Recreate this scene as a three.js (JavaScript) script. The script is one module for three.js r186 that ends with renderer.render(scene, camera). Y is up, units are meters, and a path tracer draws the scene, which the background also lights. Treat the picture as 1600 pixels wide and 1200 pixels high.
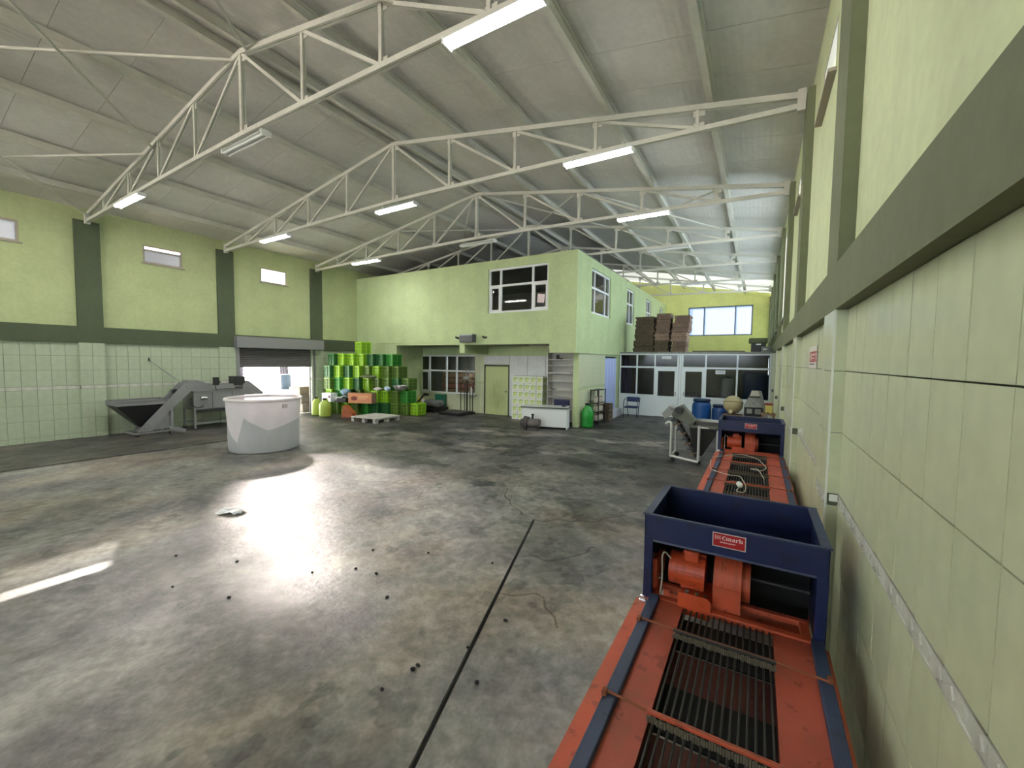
import * as THREE from 'three';
import { RoundedBoxGeometry } from 'three/addons/geometries/RoundedBoxGeometry.js';
import { mergeGeometries } from 'three/addons/utils/BufferGeometryUtils.js';
import { RectAreaLightUniformsLib } from 'three/addons/lights/RectAreaLightUniformsLib.js';

// ───────────────────────── camera, sky, sun, exposure ─────────────────────────
const scene = new THREE.Scene();
const renderer = new THREE.WebGLRenderer({ antialias: true });
renderer.shadowMap.enabled = true;
renderer.toneMapping = THREE.LinearToneMapping;
renderer.toneMappingExposure = 1.9;
RectAreaLightUniformsLib.init();

const camera = new THREE.PerspectiveCamera(86.05, 4 / 3, 0.05, 300);
{
  const yaw = 0.5371, pitch = -0.0568, roll = 0.0119;
  const f = new THREE.Vector3(-Math.sin(yaw), 0, -Math.cos(yaw)), r = new THREE.Vector3(Math.cos(yaw), 0, -Math.sin(yaw)), u = new THREE.Vector3(0, 1, 0);
  const f2 = f.clone().multiplyScalar(Math.cos(pitch)).addScaledVector(u, Math.sin(pitch));
  const u2 = u.clone().multiplyScalar(Math.cos(pitch)).addScaledVector(f, -Math.sin(pitch));
  const r3 = r.clone().multiplyScalar(Math.cos(roll)).addScaledVector(u2, Math.sin(roll));
  const u3 = u2.clone().multiplyScalar(Math.cos(roll)).addScaledVector(r, -Math.sin(roll));
  camera.position.set(0, 2.3, 0);
  camera.quaternion.setFromRotationMatrix(new THREE.Matrix4().makeBasis(r3, u3, f2.negate()));
}
scene.add(camera);

scene.background = new THREE.Color(0.80, 0.90, 1.0);
scene.backgroundIntensity = 4;

// the sun stands behind the left wall and comes in through its high windows; the wider, softer light is added for the glow scattered by the panes
function sunLight(name, intensity, color, radius) {
  const s = new THREE.DirectionalLight(color, intensity);
  s.name = name; s.target.position.set(-6.2, 0, -1.1); s.position.set(-6.2 - 9.9 * 4, 5.45 * 4, -1.1 - 4.45 * 4);
  s.castShadow = true; s.shadow.radius = radius; s.shadow.mapSize.set(4096, 4096); s.shadow.bias = -0.0004;
  Object.assign(s.shadow.camera, { left: -26, right: 26, top: 22, bottom: -22, near: 1, far: 130 });
  scene.add(s, s.target);
}
sunLight('sun', 36, new THREE.Color(1, 0.93, 0.84), 1.0);
sunLight('added_soft_sun', 92, new THREE.Color(1, 0.87, 0.83), 28);

const LAMP_POWER = 46, LAMP_GLOW = 20;

// ───────────────────────── helpers ─────────────────────────
let seed = 7;
const rnd = () => { seed = (seed * 1664525 + 1013904223) >>> 0; return seed / 4294967296; };
const rr = (a, b) => a + (b - a) * rnd();
const clamp = (x, a = 0, b = 1) => Math.min(b, Math.max(a, x));
const sstep = (a, b, x) => { const t = clamp((x - a) / (b - a)); return t * t * (3 - 2 * t); };
const V = (x, y, z) => new THREE.Vector3(x, y, z);
const used = new Map();
function numbered(n) { const k = used.get(n) ?? 0; used.set(n, k + 1); return k ? n + '_' + String(k).padStart(3, '0') : n; }
function tag(o, label, category, group) { o.userData = { label, category }; if (group) o.userData.group = group; return o; }
function thing(name, label, category, at = [0, 0, 0], turn = 0, group) {
  const g = new THREE.Group(); g.name = numbered(name); g.position.set(...at); g.rotation.y = turn; tag(g, label, category, group); scene.add(g); return g;
}
function shell(name, at = [0, 0, 0], turn = 0) {
  const g = new THREE.Group(); g.name = numbered(name); g.position.set(...at); g.rotation.y = turn; g.userData = { kind: 'structure' }; scene.add(g); return g;
}
function metric(g0) {                       // texture coordinates in metres, by the way each face points
  const g = g0.index ? g0.toNonIndexed() : g0, p = g.attributes.position, uv = new Float32Array(p.count * 2);
  const a = V(0, 0, 0), b = V(0, 0, 0), c = V(0, 0, 0);
  for (let i = 0; i < p.count; i += 3) {
    a.fromBufferAttribute(p, i); b.fromBufferAttribute(p, i + 1); c.fromBufferAttribute(p, i + 2);
    const n = b.clone().sub(a).cross(c.clone().sub(a)), x = Math.abs(n.x), y = Math.abs(n.y), z = Math.abs(n.z);
    [a, b, c].forEach((v, k) => { const j = (i + k) * 2; if (y >= x && y >= z) { uv[j] = v.x; uv[j + 1] = v.z; } else if (x >= z) { uv[j] = v.z; uv[j + 1] = v.y; } else { uv[j] = v.x; uv[j + 1] = v.y; } });
  }
  g.setAttribute('uv', new THREE.BufferAttribute(uv, 2));
  return g;
}
function joined(list) {
  const l = (Array.isArray(list) ? list : [list]).map((g) => { const h = g.index ? g.toNonIndexed() : g; for (const k of Object.keys(h.attributes)) if (!['position', 'normal', 'uv'].includes(k)) h.deleteAttribute(k); return h; });
  return l.length === 1 ? l[0] : mergeGeometries(l);
}
function part(name, geos, mat, parent, label) {
  const m = new THREE.Mesh(Array.isArray(geos) ? joined(geos) : geos, mat);
  m.name = name; m.castShadow = m.receiveShadow = true; if (label) m.userData.label = label; parent.add(m); return m;
}
function solo(name, label, category, geos, mat, at = [0, 0, 0], turn = 0, group) {
  const m = part(numbered(name), geos, mat, scene); m.position.set(...at); m.rotation.y = turn; return tag(m, label, category, group);
}
function put(g, x, y, z, rx = 0, ry = 0, rz = 0) { if (rx) g.rotateX(rx); if (rz) g.rotateZ(rz); if (ry) g.rotateY(ry); return g.translate(x, y, z); }
const box = (w, h, d, x = 0, y = 0, z = 0, rx = 0, ry = 0, rz = 0) => metric(put(new THREE.BoxGeometry(w, h, d), x, y, z, rx, ry, rz));
const rbox = (w, h, d, r, x = 0, y = 0, z = 0, rx = 0, ry = 0, rz = 0) => metric(put(new RoundedBoxGeometry(w, h, d, 2, r), x, y, z, rx, ry, rz));
const span = (x0, x1, y0, y1, z0, z1) => box(Math.abs(x1 - x0), Math.abs(y1 - y0), Math.abs(z1 - z0), (x0 + x1) / 2, (y0 + y1) / 2, (z0 + z1) / 2);
const cyl = (r0, r1, h, x = 0, y = 0, z = 0, rx = 0, rz = 0, n = 24, open = false) => put(new THREE.CylinderGeometry(r0, r1, h, n, 1, open), x, y, z, rx, 0, rz);
const ball = (r, x = 0, y = 0, z = 0, sx = 1, sy = 1, sz = 1) => new THREE.SphereGeometry(r, 24, 16).scale(sx, sy, sz).translate(x, y, z);
const lathe = (pts, n = 40) => new THREE.LatheGeometry(pts.map(([r, y]) => new THREE.Vector2(r, y)), n);
const tube = (pts, r, n = 24, s = 8) => new THREE.TubeGeometry(new THREE.CatmullRomCurve3(pts.map((p) => V(...p)), false, 'catmullrom', 0.25), n, r, s);
function bar(a, b, w, h, roll = 0) {        // a square bar from a to b, w across, h high
  const A = V(...a), B = V(...b), d = B.clone().sub(A), L = d.length(), g = new THREE.BoxGeometry(w, h, L);
  if (roll) g.rotateZ(roll);
  const m = new THREE.Matrix4().lookAt(B, A, Math.abs(d.y) / L > 0.999 ? V(1, 0, 0) : V(0, 1, 0));
  return metric(g.applyMatrix4(m).translate((A.x + B.x) / 2, (A.y + B.y) / 2, (A.z + B.z) / 2));
}
const rod = (a, b, r, n = 10) => {
  const A = V(...a), B = V(...b), d = B.clone().sub(A), g = new THREE.CylinderGeometry(r, r, d.length(), n);
  return g.applyQuaternion(new THREE.Quaternion().setFromUnitVectors(V(0, 1, 0), d.clone().normalize())).translate((A.x + B.x) / 2, (A.y + B.y) / 2, (A.z + B.z) / 2);
};
function plate(pts, depth, bevel = 0) {     // outline in x, y pushed out along z (centred)
  const s = new THREE.Shape(pts.map(([x, y]) => new THREE.Vector2(x, y)));
  const g = new THREE.ExtrudeGeometry(s, { depth: depth - 2 * bevel, bevelEnabled: bevel > 0, bevelSize: bevel, bevelThickness: bevel, bevelSegments: 1, bevelOffset: -bevel });
  return metric(g.translate(0, 0, -depth / 2 + bevel));
}
function holed(u0, u1, v0, v1, holes, depth) {   // a wall in x, y with openings, its face at z = 0 and its body behind
  const s = new THREE.Shape([new THREE.Vector2(u0, v0), new THREE.Vector2(u1, v0), new THREE.Vector2(u1, v1), new THREE.Vector2(u0, v1)]);
  for (const [a, b, c, d] of holes) s.holes.push(new THREE.Path([new THREE.Vector2(a, c), new THREE.Vector2(a, d), new THREE.Vector2(b, d), new THREE.Vector2(b, c)]));
  return new THREE.ExtrudeGeometry(s, { depth, bevelEnabled: false }).translate(0, 0, -depth);
}
// walls standing along z: the plain extrusion turned a quarter; `into` tells to which side the body lies
function wallAlongZ(z0, z1, y0, y1, holes, thick, x, into) {
  const g = holed(z0, z1, y0, y1, holes, thick);                 // u = z, body at -thick..0
  g.rotateY(-Math.PI / 2);                                        // x' = -z, z' = x : body at 0..thick
  return metric(g.translate(into > 0 ? x : x - thick, 0, 0));
}
const wallAlongX = (x0, x1, y0, y1, holes, thick, z) => metric(holed(x0, x1, y0, y1, holes, thick).translate(0, 0, z));

// ───────────────────────── noise and textures ─────────────────────────
const LAT = new Float32Array(4096); { let s = 99; for (let i = 0; i < 4096; i++) { s = (s * 1103515245 + 12345) & 0x7fffffff; LAT[i] = s / 0x7fffffff; } }
const hash = (x, y) => LAT[(((x * 73856093) ^ (y * 19349663)) >>> 0) & 4095];
function vnoise(x, y, per) {
  let x0 = Math.floor(x), y0 = Math.floor(y); const fx = x - x0, fy = y - y0, u = fx * fx * (3 - 2 * fx), v = fy * fy * (3 - 2 * fy);
  let x1 = x0 + 1, y1 = y0 + 1;
  if (per) { x0 = ((x0 % per) + per) % per; x1 = ((x1 % per) + per) % per; y0 = ((y0 % per) + per) % per; y1 = ((y1 % per) + per) % per; }
  const a = hash(x0, y0), b = hash(x1, y0), c = hash(x0, y1), d = hash(x1, y1);
  return a + (b - a) * u + (c - a) * v + (a - b - c + d) * u * v;
}
function fbm(x, y, oct, per) { let s = 0, a = 0.5, n = 0; for (let i = 0; i < oct; i++) { s += a * vnoise(x + i * 17, y + i * 31, per); n += a; a *= 0.5; x *= 2; y *= 2; if (per) per *= 2; } return s / n; }
function makeTex(w, h, fn, { color = true, metres } = {}) {
  const d = new Uint8Array(w * h * 4);
  for (let j = 0; j < h; j++) for (let i = 0; i < w; i++) { const c = fn(i / w, j / h), k = (j * w + i) * 4; d[k] = clamp(c[0]) * 255; d[k + 1] = clamp(c[1]) * 255; d[k + 2] = clamp(c[2]) * 255; d[k + 3] = 255; }
  const t = new THREE.DataTexture(d, w, h); t.wrapS = t.wrapT = THREE.RepeatWrapping; t.magFilter = THREE.LinearFilter; t.minFilter = THREE.LinearMipmapLinearFilter; t.generateMipmaps = true;
  if (color) t.colorSpace = THREE.SRGBColorSpace;
  if (metres) t.repeat.set(1 / metres, 1 / metres);
  t.needsUpdate = true; return t;
}
const g3 = (v) => [v, v, v];
const paintTex = makeTex(512, 512, (u, v) => { const m = 0.905 + 0.095 * fbm(u * 6, v * 6, 5, 6), k = fbm(u * 40 + 3, v * 40, 2, 40); return g3(m + (k - 0.5) * 0.05); }, { metres: 2.4 });
const wornTex = makeTex(512, 512, (u, v) => { const n = fbm(u * 5, v * 5, 6, 5), s = sstep(0.56, 0.74, fbm(u * 11 + 4, v * 11, 5, 11)); const m = 0.80 + 0.2 * n; return [m - s * 0.12, m - s * 0.14, m - s * 0.15]; }, { metres: 1.1 });
const dustTex = makeTex(512, 512, (u, v) => { const n = fbm(u * 4, v * 4, 6, 4), d = sstep(0.5, 0.75, fbm(u * 9 + 8, v * 9, 5, 9)), k = sstep(0.66, 0.72, fbm(u * 14 + 2, v * 14 + 5, 4, 14)); const m = 0.78 + 0.22 * n; return [m - k * 0.14 - d * 0.05, m - k * 0.14 + d * 0.02, m - k * 0.13 + d * 0.035]; }, { metres: 0.8 });
const bumpTex = makeTex(512, 512, (u, v) => g3(fbm(u * 24, v * 24, 5, 24)), { color: false, metres: 1.2 });
const ribTex = makeTex(512, 64, (u, v) => { const t = (u * 10) % 1; return g3(0.5 + 0.5 * Math.cos(t * 6.283)); }, { color: false, metres: 1 });
const roughTex = makeTex(512, 512, (u, v) => g3(0.62 + 0.38 * fbm(u * 7, v * 7, 5, 7)), { color: false, metres: 2.4 });
// the concrete floor of the hall, painted for its own extent: x from -16.6 to 0.8, z from -18.6 to 5.4
const FX0 = -16.6, FX1 = 0.8, FZ0 = -18.6, FZ1 = 5.4;
function cracks(x, z) {
  let d = 9;
  const seg = [[-2.7, -5.2, -3.2, -5.45], [-3.2, -5.45, -3.9, -6.3], [-3.9, -6.3, -5.0, -6.6], [-2.7, -5.2, -1.9, -5.6], [-1.9, -5.6, -1.5, -6.4], [-2.4, -4.1, -1.9, -4.3], [-1.9, -4.3, -1.65, -4.75], [-2.15, -3.4, -1.7, -3.5], [-1.7, -3.5, -1.35, -3.1], [-6.1, -5.2, -5.6, -5.5], [-5.6, -5.5, -5.0, -5.4], [-5.0, -5.4, -4.75, -5.0], [-9.5, -9.8, -7, -9.0], [-7, -9, -5.2, -9.4]];
  const wx = x + (vnoise(x * 5, z * 5) - 0.5) * 0.16, wz = z + (vnoise(x * 5 + 9, z * 5 + 4) - 0.5) * 0.16;
  for (const [ax, az, bx, bz] of seg) { const dx = bx - ax, dz = bz - az, t = clamp(((wx - ax) * dx + (wz - az) * dz) / (dx * dx + dz * dz)); d = Math.min(d, Math.hypot(wx - ax - dx * t, wz - az - dz * t)); }
  return d;
}
const floorTex = makeTex(2048, 2048, (u, v) => {
  const x = FX0 + u * (FX1 - FX0), z = FZ0 + v * (FZ1 - FZ0);
  const big = fbm(x * 0.45 + 7, z * 0.45 + 3, 4), mid = fbm(x * 1.7 + 1, z * 1.7 + 9, 4), fine = fbm(x * 13, z * 13, 3), gr = vnoise(x * 60, z * 60);
  const str = fbm(x * 0.9 + z * 1.6 + 60, (z - x * 0.7) * 4.2, 4) - 0.5, blotch = sstep(0.52, 0.60, fbm(x * 0.75 + 33, z * 0.75 + 71, 6)) - 0.4;
  let r = 0.45 + (big - 0.5) * 0.18 + (mid - 0.5) * 0.24 + (fine - 0.5) * 0.20 + (gr - 0.5) * 0.07 + str * 0.13 - blotch * 0.045, g = r, b = r;
  r += 0.004; b -= 0.014 + (mid - 0.5) * 0.05 - (big - 0.5) * 0.04;
  const tan = sstep(0.5, 0.72, fbm(x * 0.9 + 20, z * 0.9 + 11, 5)) * sstep(-9, -5, z); r += tan * 0.055; g += tan * 0.03; b += tan * 0.008; b += tan * 0.0;
  // trodden, oily ground at the far side and along the left wall
  const far = sstep(-5.2, -10.5, z + (fbm(x * 0.6, z * 0.6, 3) - 0.5) * 5), left = sstep(-12.2, -12.9, x + (mid - 0.5) * 0.5);
  const dirt = Math.max(far * 0.8, left * 0.72); r *= 1 - dirt * 0.46; g *= 1 - dirt * 0.48; b *= 1 - dirt * 0.49;
  const pale = sstep(0.62, 0.72, fbm(x * 0.8 + 40, z * 1.4 + 2, 5)) * far; r += pale * 0.17; g += pale * 0.155; b += pale * 0.145;
  // damp blotches with dark rims
  const w = fbm(x * 1.15 + 50, z * 1.6 + 30, 5), wet = sstep(0.60, 0.64, w) * sstep(-3, -6.5, z), rim = sstep(0.585, 0.6, w) * (1 - sstep(0.60, 0.625, w)) * sstep(-3, -6.5, z);
  const blot = wet * 0.2 + rim * 0.16; r -= blot * 0.7; g -= blot * 0.66; b -= blot * 0.62;
  const sp = sstep(0.71, 0.75, fbm(x * 3.2 + 80, z * 3.2, 4)); r -= sp * 0.09; g -= sp * 0.085; b -= sp * 0.08;
  const c = cracks(x, z), ck = 1 - sstep(0.003, 0.017, c), halo = (1 - sstep(0.01, 0.10, c)) * mid; r -= ck * 0.2 - halo * 0.03; g -= ck * 0.19 - halo * 0.02; b -= ck * 0.18;
  return [r, g, b];
});
floorTex.wrapS = floorTex.wrapT = THREE.MirroredRepeatWrapping;
floorTex.repeat.set(1 / (FX1 - FX0), 1 / (FZ1 - FZ0)); floorTex.offset.set(-FX0 / (FX1 - FX0), -FZ0 / (FZ1 - FZ0));
function canvasTex(w, h, draw) {
  const c = document.createElement('canvas'); c.width = w; c.height = h; const x = c.getContext('2d'); draw(x, w, h);
  const t = new THREE.CanvasTexture(c); t.colorSpace = THREE.SRGBColorSpace; return t;
}
const lin = (hex) => new THREE.Color(hex);
function std(color, roughness = 0.8, o = {}) { return new THREE.MeshStandardMaterial({ color: Array.isArray(color) ? new THREE.Color().setRGB(...color) : lin(color), roughness, ...o }); }
const M = {
  floor: std('#ffffff', 0.62, { map: floorTex, bumpMap: bumpTex, bumpScale: 0.004, roughnessMap: roughTex }),
  groove: std([0.012, 0.011, 0.01], 0.95),
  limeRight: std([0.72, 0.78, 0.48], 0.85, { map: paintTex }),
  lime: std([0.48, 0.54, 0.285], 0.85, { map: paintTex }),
  limeMezz: std([0.50, 0.60, 0.32], 0.85, { map: paintTex }),
  yellow: std([0.62, 0.66, 0.25], 0.85, { map: paintTex }),
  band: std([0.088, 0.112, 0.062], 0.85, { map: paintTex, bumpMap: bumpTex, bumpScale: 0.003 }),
  bandRight: std([0.185, 0.205, 0.115], 0.85, { map: paintTex, bumpMap: bumpTex, bumpScale: 0.003 }),  // same green as the left band, lightened for the brighter light there
  grout: std([0.10, 0.115, 0.07], 0.9),
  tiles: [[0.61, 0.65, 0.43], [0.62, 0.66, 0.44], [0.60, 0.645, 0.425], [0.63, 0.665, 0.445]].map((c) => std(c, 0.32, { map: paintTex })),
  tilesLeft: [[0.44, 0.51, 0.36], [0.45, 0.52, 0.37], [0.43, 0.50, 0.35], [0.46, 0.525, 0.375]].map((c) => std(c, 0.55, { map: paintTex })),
  border: std([0.64, 0.65, 0.57], 0.4, { map: wornTex }),
  trimWhite: std([0.72, 0.74, 0.66], 0.4),
  roof: std([0.66, 0.65, 0.60], 0.5, { map: paintTex, bumpMap: ribTex, bumpScale: 0.003 }),
  roofBack: std([0.3, 0.3, 0.28], 0.9),
  steel: std([0.60, 0.60, 0.52], 0.55, { map: paintTex }),
  dark: std([0.012, 0.012, 0.012], 1.0),
  black: std([0.012, 0.012, 0.012], 0.5),
  whitePaint: std([0.70, 0.72, 0.72], 0.45),
  pvc: std([0.68, 0.73, 0.72], 0.35),
  pvcPanel: std([0.66, 0.69, 0.69], 0.45, { map: paintTex }),
  woodFrame: std([0.36, 0.32, 0.26], 0.6),
  concreteOut: std([0.55, 0.53, 0.5], 0.9),
  shutter: std([0.165, 0.155, 0.158], 0.5, { metalness: 0.2 }),
  shutterBox: std([0.25, 0.25, 0.255], 0.5, { metalness: 0.2 }),
  inox: std([0.30, 0.30, 0.30], 0.48, { metalness: 0.3, map: paintTex }),
  inoxDark: std([0.04, 0.04, 0.038], 0.5, { metalness: 0.3, map: paintTex }),
  orange: std([0.58, 0.092, 0.036], 0.55, { map: dustTex }),
  orangeBright: std([0.62, 0.085, 0.025], 0.45, { map: wornTex }),
  orangeDeck: std([0.50, 0.092, 0.05], 0.65, { map: dustTex }),
  blue: std([0.004, 0.014, 0.082], 0.45, { map: wornTex }),
  blueRail: std([0.030, 0.050, 0.115], 0.6, { map: dustTex }),
  maroon: std([0.12, 0.03, 0.02], 0.7, { map: dustTex }),
  barSteel: std([0.035, 0.035, 0.032], 0.5, { metalness: 0.4 }),
  bristle: std([0.13, 0.11, 0.075], 0.95),
  rust: std([0.22, 0.07, 0.03], 0.9),
  cable: std([0.46, 0.43, 0.35], 0.6),
  rubber: std([0.02, 0.02, 0.022], 0.8),
  chrome: std([0.6, 0.6, 0.6], 0.25, { metalness: 0.9 }),
  card: std([0.30, 0.19, 0.11], 0.9, { map: wornTex }),
  cardDark: std([0.115, 0.085, 0.05], 0.9, { map: wornTex }),
};
const glassClear = new THREE.MeshPhysicalMaterial({ color: new THREE.Color(0.9, 0.93, 0.93), roughness: 0.02, transmission: 1, thickness: 0 });
const glassTint = new THREE.MeshPhysicalMaterial({ color: new THREE.Color(0.62, 0.64, 0.63), roughness: 0.03, transmission: 1, thickness: 0, ior: 1.55 });
const glassFrost = new THREE.MeshPhysicalMaterial({ color: new THREE.Color(0.085, 0.104, 0.145), roughness: 0.42, transmission: 1, thickness: 0 });
const glassDoor = new THREE.MeshPhysicalMaterial({ color: new THREE.Color(0.46, 0.47, 0.45), roughness: 0.12, transmission: 1, thickness: 0, ior: 1.5 });

// ───────────────────────── the hall's measures ─────────────────────────
const XL = -16.124, XR = 0.4525, REC = 0.09, XLW = XL - REC, XRW = XR + REC, XC = (XL + XR) / 2;
const PITCH = 3.4594, truss = (k) => -(3.932 + (k - 1) * PITCH);      // truss(1) is the nearest in view
const ZBACK = -28.1, ZFRONT = 14, APEX = 7.53, SLOPE = 0.1677, chordY = (x) => APEX - SLOPE * Math.abs(x - XC);
const roofY = (x) => chordY(x) + 0.235;

// ───────────────────────── floor with its two drain slots ─────────────────────────
{
  const fl = shell('floor');
  const s = new THREE.Shape([[XLW, -ZFRONT], [XRW, -ZFRONT], [XRW, -ZBACK], [XLW, -ZBACK]].map(([x, y]) => new THREE.Vector2(x, y)));
  const slot = (x0, z0, x1, z1, w) => { const dx = x1 - x0, dz = z1 - z0, l = Math.hypot(dx, dz), nx = -dz / l * w / 2, nz = dx / l * w / 2;
    s.holes.push(new THREE.Path([[x0 + nx, z0 + nz], [x1 + nx, z1 + nz], [x1 - nx, z1 - nz], [x0 - nx, z0 - nz]].map(([x, z]) => new THREE.Vector2(x, -z)))); };
  slot(-2.70, -5.2, -0.45, 2.05, 0.036); slot(-12.42, -7.2, -12.86, 1.6, 0.17);
  part('slab', metric(new THREE.ExtrudeGeometry(s, { depth: 0.2, bevelEnabled: false }).rotateX(-Math.PI / 2).translate(0, -0.2, 0)), M.floor, fl);
  part('drain_bottom', bar([-2.70, -0.05, -5.2], [-0.45, -0.05, 2.05], 0.06, 0.04), M.groove, fl);
  part('drain_bottom', bar([-12.42, -0.04, -7.2], [-12.86, -0.04, 1.6], 0.2, 0.04), M.groove, fl);
}

// ───────────────────────── side walls: panels, columns, belt, tiles ─────────────────────────
const WIN_Y0 = 5.16, WIN_Y1 = 5.70, winZ = (k) => (truss(k) + truss(k + 1)) / 2;           // one high window in the middle of a bay
const DOOR_Z0 = -10.66, DOOR_Z1 = -7.74;
const leftWins = [0, 1, 2, -1, -2, -3].map((k) => [winZ(k) - 0.5, winZ(k) + 0.5, WIN_Y0, WIN_Y1]), rightWins = [0, 1, 2, 3, 4, 5, 6].map((k) => k < 3 ? [winZ(k) - 0.5, winZ(k) + 0.5, WIN_Y0, WIN_Y1] : [winZ(k) - 1.35, winZ(k) + 1.35, 3.4, 5.8]);
const wallLeft = shell('wall_left'), wallRight = shell('wall_right');
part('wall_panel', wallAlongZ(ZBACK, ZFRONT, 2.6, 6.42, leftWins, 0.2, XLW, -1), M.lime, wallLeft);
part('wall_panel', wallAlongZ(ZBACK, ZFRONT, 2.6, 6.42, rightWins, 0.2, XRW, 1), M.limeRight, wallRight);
part('wall_base', [wallAlongZ(ZBACK, DOOR_Z0, -0.2, 2.7, [], 0.19, XLW - 0.012, -1), wallAlongZ(DOOR_Z1, ZFRONT, -0.2, 2.7, [], 0.19, XLW - 0.012, -1)], M.grout, wallLeft);
part('wall_base', wallAlongZ(ZBACK, ZFRONT, -0.2, 2.7, [], 0.19, XRW + 0.012, 1), M.grout, wallRight);
part('belt', [span(XLW - 0.02, XL, 2.66, 3.11, ZBACK, ZFRONT)], M.band, wallLeft);
part('belt', [span(XR, XRW + 0.02, 2.687, 3.017, ZBACK, ZFRONT)], M.bandRight, wallRight);
for (let k = 0; k <= 8; k++) {
  const z = truss(k);
  if (k < 5) part('column', span(XLW - 0.02, XL, 3.11, 6.02, z - 0.26, z + 0.26), M.band, wallLeft);
  part('column', span(XR, XRW + 0.02, 3.017, 6.12, z - 0.25, z + 0.25), M.bandRight, wallRight);
}
// tiles: one mesh each where the photograph lets them be told apart, joined beyond
const tileRowsR = [[2.253, 2.687], [1.815, 2.253], [1.375, 1.815], [0.86, 1.29], [0.42, 0.86], [0.0, 0.42]], tileRowsL = [[2.29, 2.66], [1.89, 2.29], [1.47, 1.89], [0.965, 1.375], [0.56, 0.965], [0.14, 0.56], [0.0, 0.14]];
const tileGeo = new Map();
function tileShape(w, h) { const k = w.toFixed(3) + h.toFixed(3); if (!tileGeo.has(k)) tileGeo.set(k, box(0.014, h - 0.006, w - 0.006)); return tileGeo.get(k); }
function tileBand(parent, mats, rows, x, dir, z0, z1, single, skip = () => false) {     // z0 < z1
  const n = Math.max(1, Math.round((z1 - z0) / 0.27)), w = (z1 - z0) / n, rest = [];
  for (const [y0, y1] of rows) for (let i = 0; i < n; i++) {
    const z = z0 + w * (i + 0.5); if (skip(z, (y0 + y1) / 2)) continue;
    const off = dir * (0.004 + rr(0, 0.0018));
    if (single) { const m = part('tile', tileShape(w, y1 - y0), mats[Math.floor(rnd() * mats.length)], parent); m.position.set(x + off, (y0 + y1) / 2, z); m.rotation.y = rr(-0.004, 0.004); m.rotation.z = rr(-0.002, 0.002); }
    else rest.push(box(0.014, y1 - y0 - 0.006, w - 0.006, x + off, (y0 + y1) / 2, z));
  }
  if (rest.length) part('tile_field', rest, mats[0], parent).userData.kind = 'stuff';
}
function borderBand(parent, y0, y1, x, dir, z0, z1, single) {
  const n = Math.max(1, Math.round((z1 - z0) / 0.27)), w = (z1 - z0) / n, rest = [];
  for (let i = 0; i < n; i++) {
    const z = z0 + w * (i + 0.5), g = [];
    for (let q = 0; q < 3; q++) g.push(box(0.008, (y1 - y0) * 0.45, w * 0.2, dir * 0.007, 0.008 * (q % 2 ? 1 : -1), -w / 2 + w * (q + 0.5) / 3, (q % 2 ? 0.5 : -0.5)));
    g.push(box(0.012, y1 - y0 - 0.006, w - 0.006), box(0.016, 0.008, w - 0.004, dir * 0.003, (y1 - y0) / 2 - 0.007, 0), box(0.016, 0.008, w - 0.004, dir * 0.003, -(y1 - y0) / 2 + 0.007, 0));
    const m = joined(g); if (single) { const p = part('border_tile', m, M.border, parent); p.position.set(x + dir * 0.004, (y0 + y1) / 2, z); } else rest.push(m.translate(x + dir * 0.004, (y0 + y1) / 2, z));
  }
  if (rest.length) part('border_tile', rest, M.border, parent).userData.kind = 'stuff';
}
for (let k = 0; k <= 5; k++) {                  // right wall, bay by bay: from column k+1 up to column k
  const zf = truss(k + 1), zn = truss(k), a = zf + 0.25, b = k === 0 ? -0.9 : zn - 0.25, single = k <= 1;
  tileBand(wallRight, M.tiles, tileRowsR, XRW, -1, a, b, single);
  borderBand(wallRight, 1.29, 1.375, XRW, -1, a, b, single);
  // the tiled column and its white corner trims
  part('column_core', span(XR + 0.016, XRW + 0.02, 0, 2.687, zf - 0.25, zf + 0.25), M.grout, wallRight);
  tileBand(wallRight, M.tiles, tileRowsR, XR + 0.011, -1, zf - 0.25, zf + 0.25, k === 0);
  borderBand(wallRight, 1.29, 1.375, XR + 0.011, -1, zf - 0.25, zf + 0.25, k === 0);
  for (const [y0, y1] of tileRowsR) part('side_tile', box(REC - 0.012, y1 - y0 - 0.005, 0.01, XR + REC / 2 + 0.004, (y0 + y1) / 2, zf + 0.253), M.tiles[0], wallRight);
  part('corner_trim', [span(XR - 0.001, XR + 0.013, 0, 2.687, zf + 0.25, zf + 0.262)], M.trimWhite, wallRight);
}
tileBand(wallRight, M.tiles, tileRowsR, XRW, -1, -0.63, ZFRONT, false);
tileBand(wallRight, M.tiles, tileRowsR, XRW, -1, -18.2, truss(6) + 3.2, false);
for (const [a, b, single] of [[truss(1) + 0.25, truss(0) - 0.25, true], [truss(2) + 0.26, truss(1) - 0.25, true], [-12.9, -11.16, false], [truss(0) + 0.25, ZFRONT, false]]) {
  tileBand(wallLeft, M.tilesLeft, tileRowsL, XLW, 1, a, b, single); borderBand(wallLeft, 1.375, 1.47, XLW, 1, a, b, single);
}
for (const k of [0, 1, 2, 3]) {
  const z = truss(k), a = z - 0.26, b = k === 2 ? z + 0.26 : z + 0.26;
  part('column_core', span(XLW - 0.02, XL - 0.014, 0, 2.66, Math.max(a, k === 2 ? DOOR_Z1 : a), b), M.grout, wallLeft);
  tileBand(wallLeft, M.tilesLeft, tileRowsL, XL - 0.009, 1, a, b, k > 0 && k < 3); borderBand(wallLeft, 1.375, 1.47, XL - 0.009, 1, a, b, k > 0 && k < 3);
  for (const [y0, y1] of tileRowsL) part('side_tile', box(REC - 0.012, y1 - y0 - 0.005, 0.01, XL - REC / 2 - 0.004, (y0 + y1) / 2, b + 0.004), M.tilesLeft[0], wallLeft);
}

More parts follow.
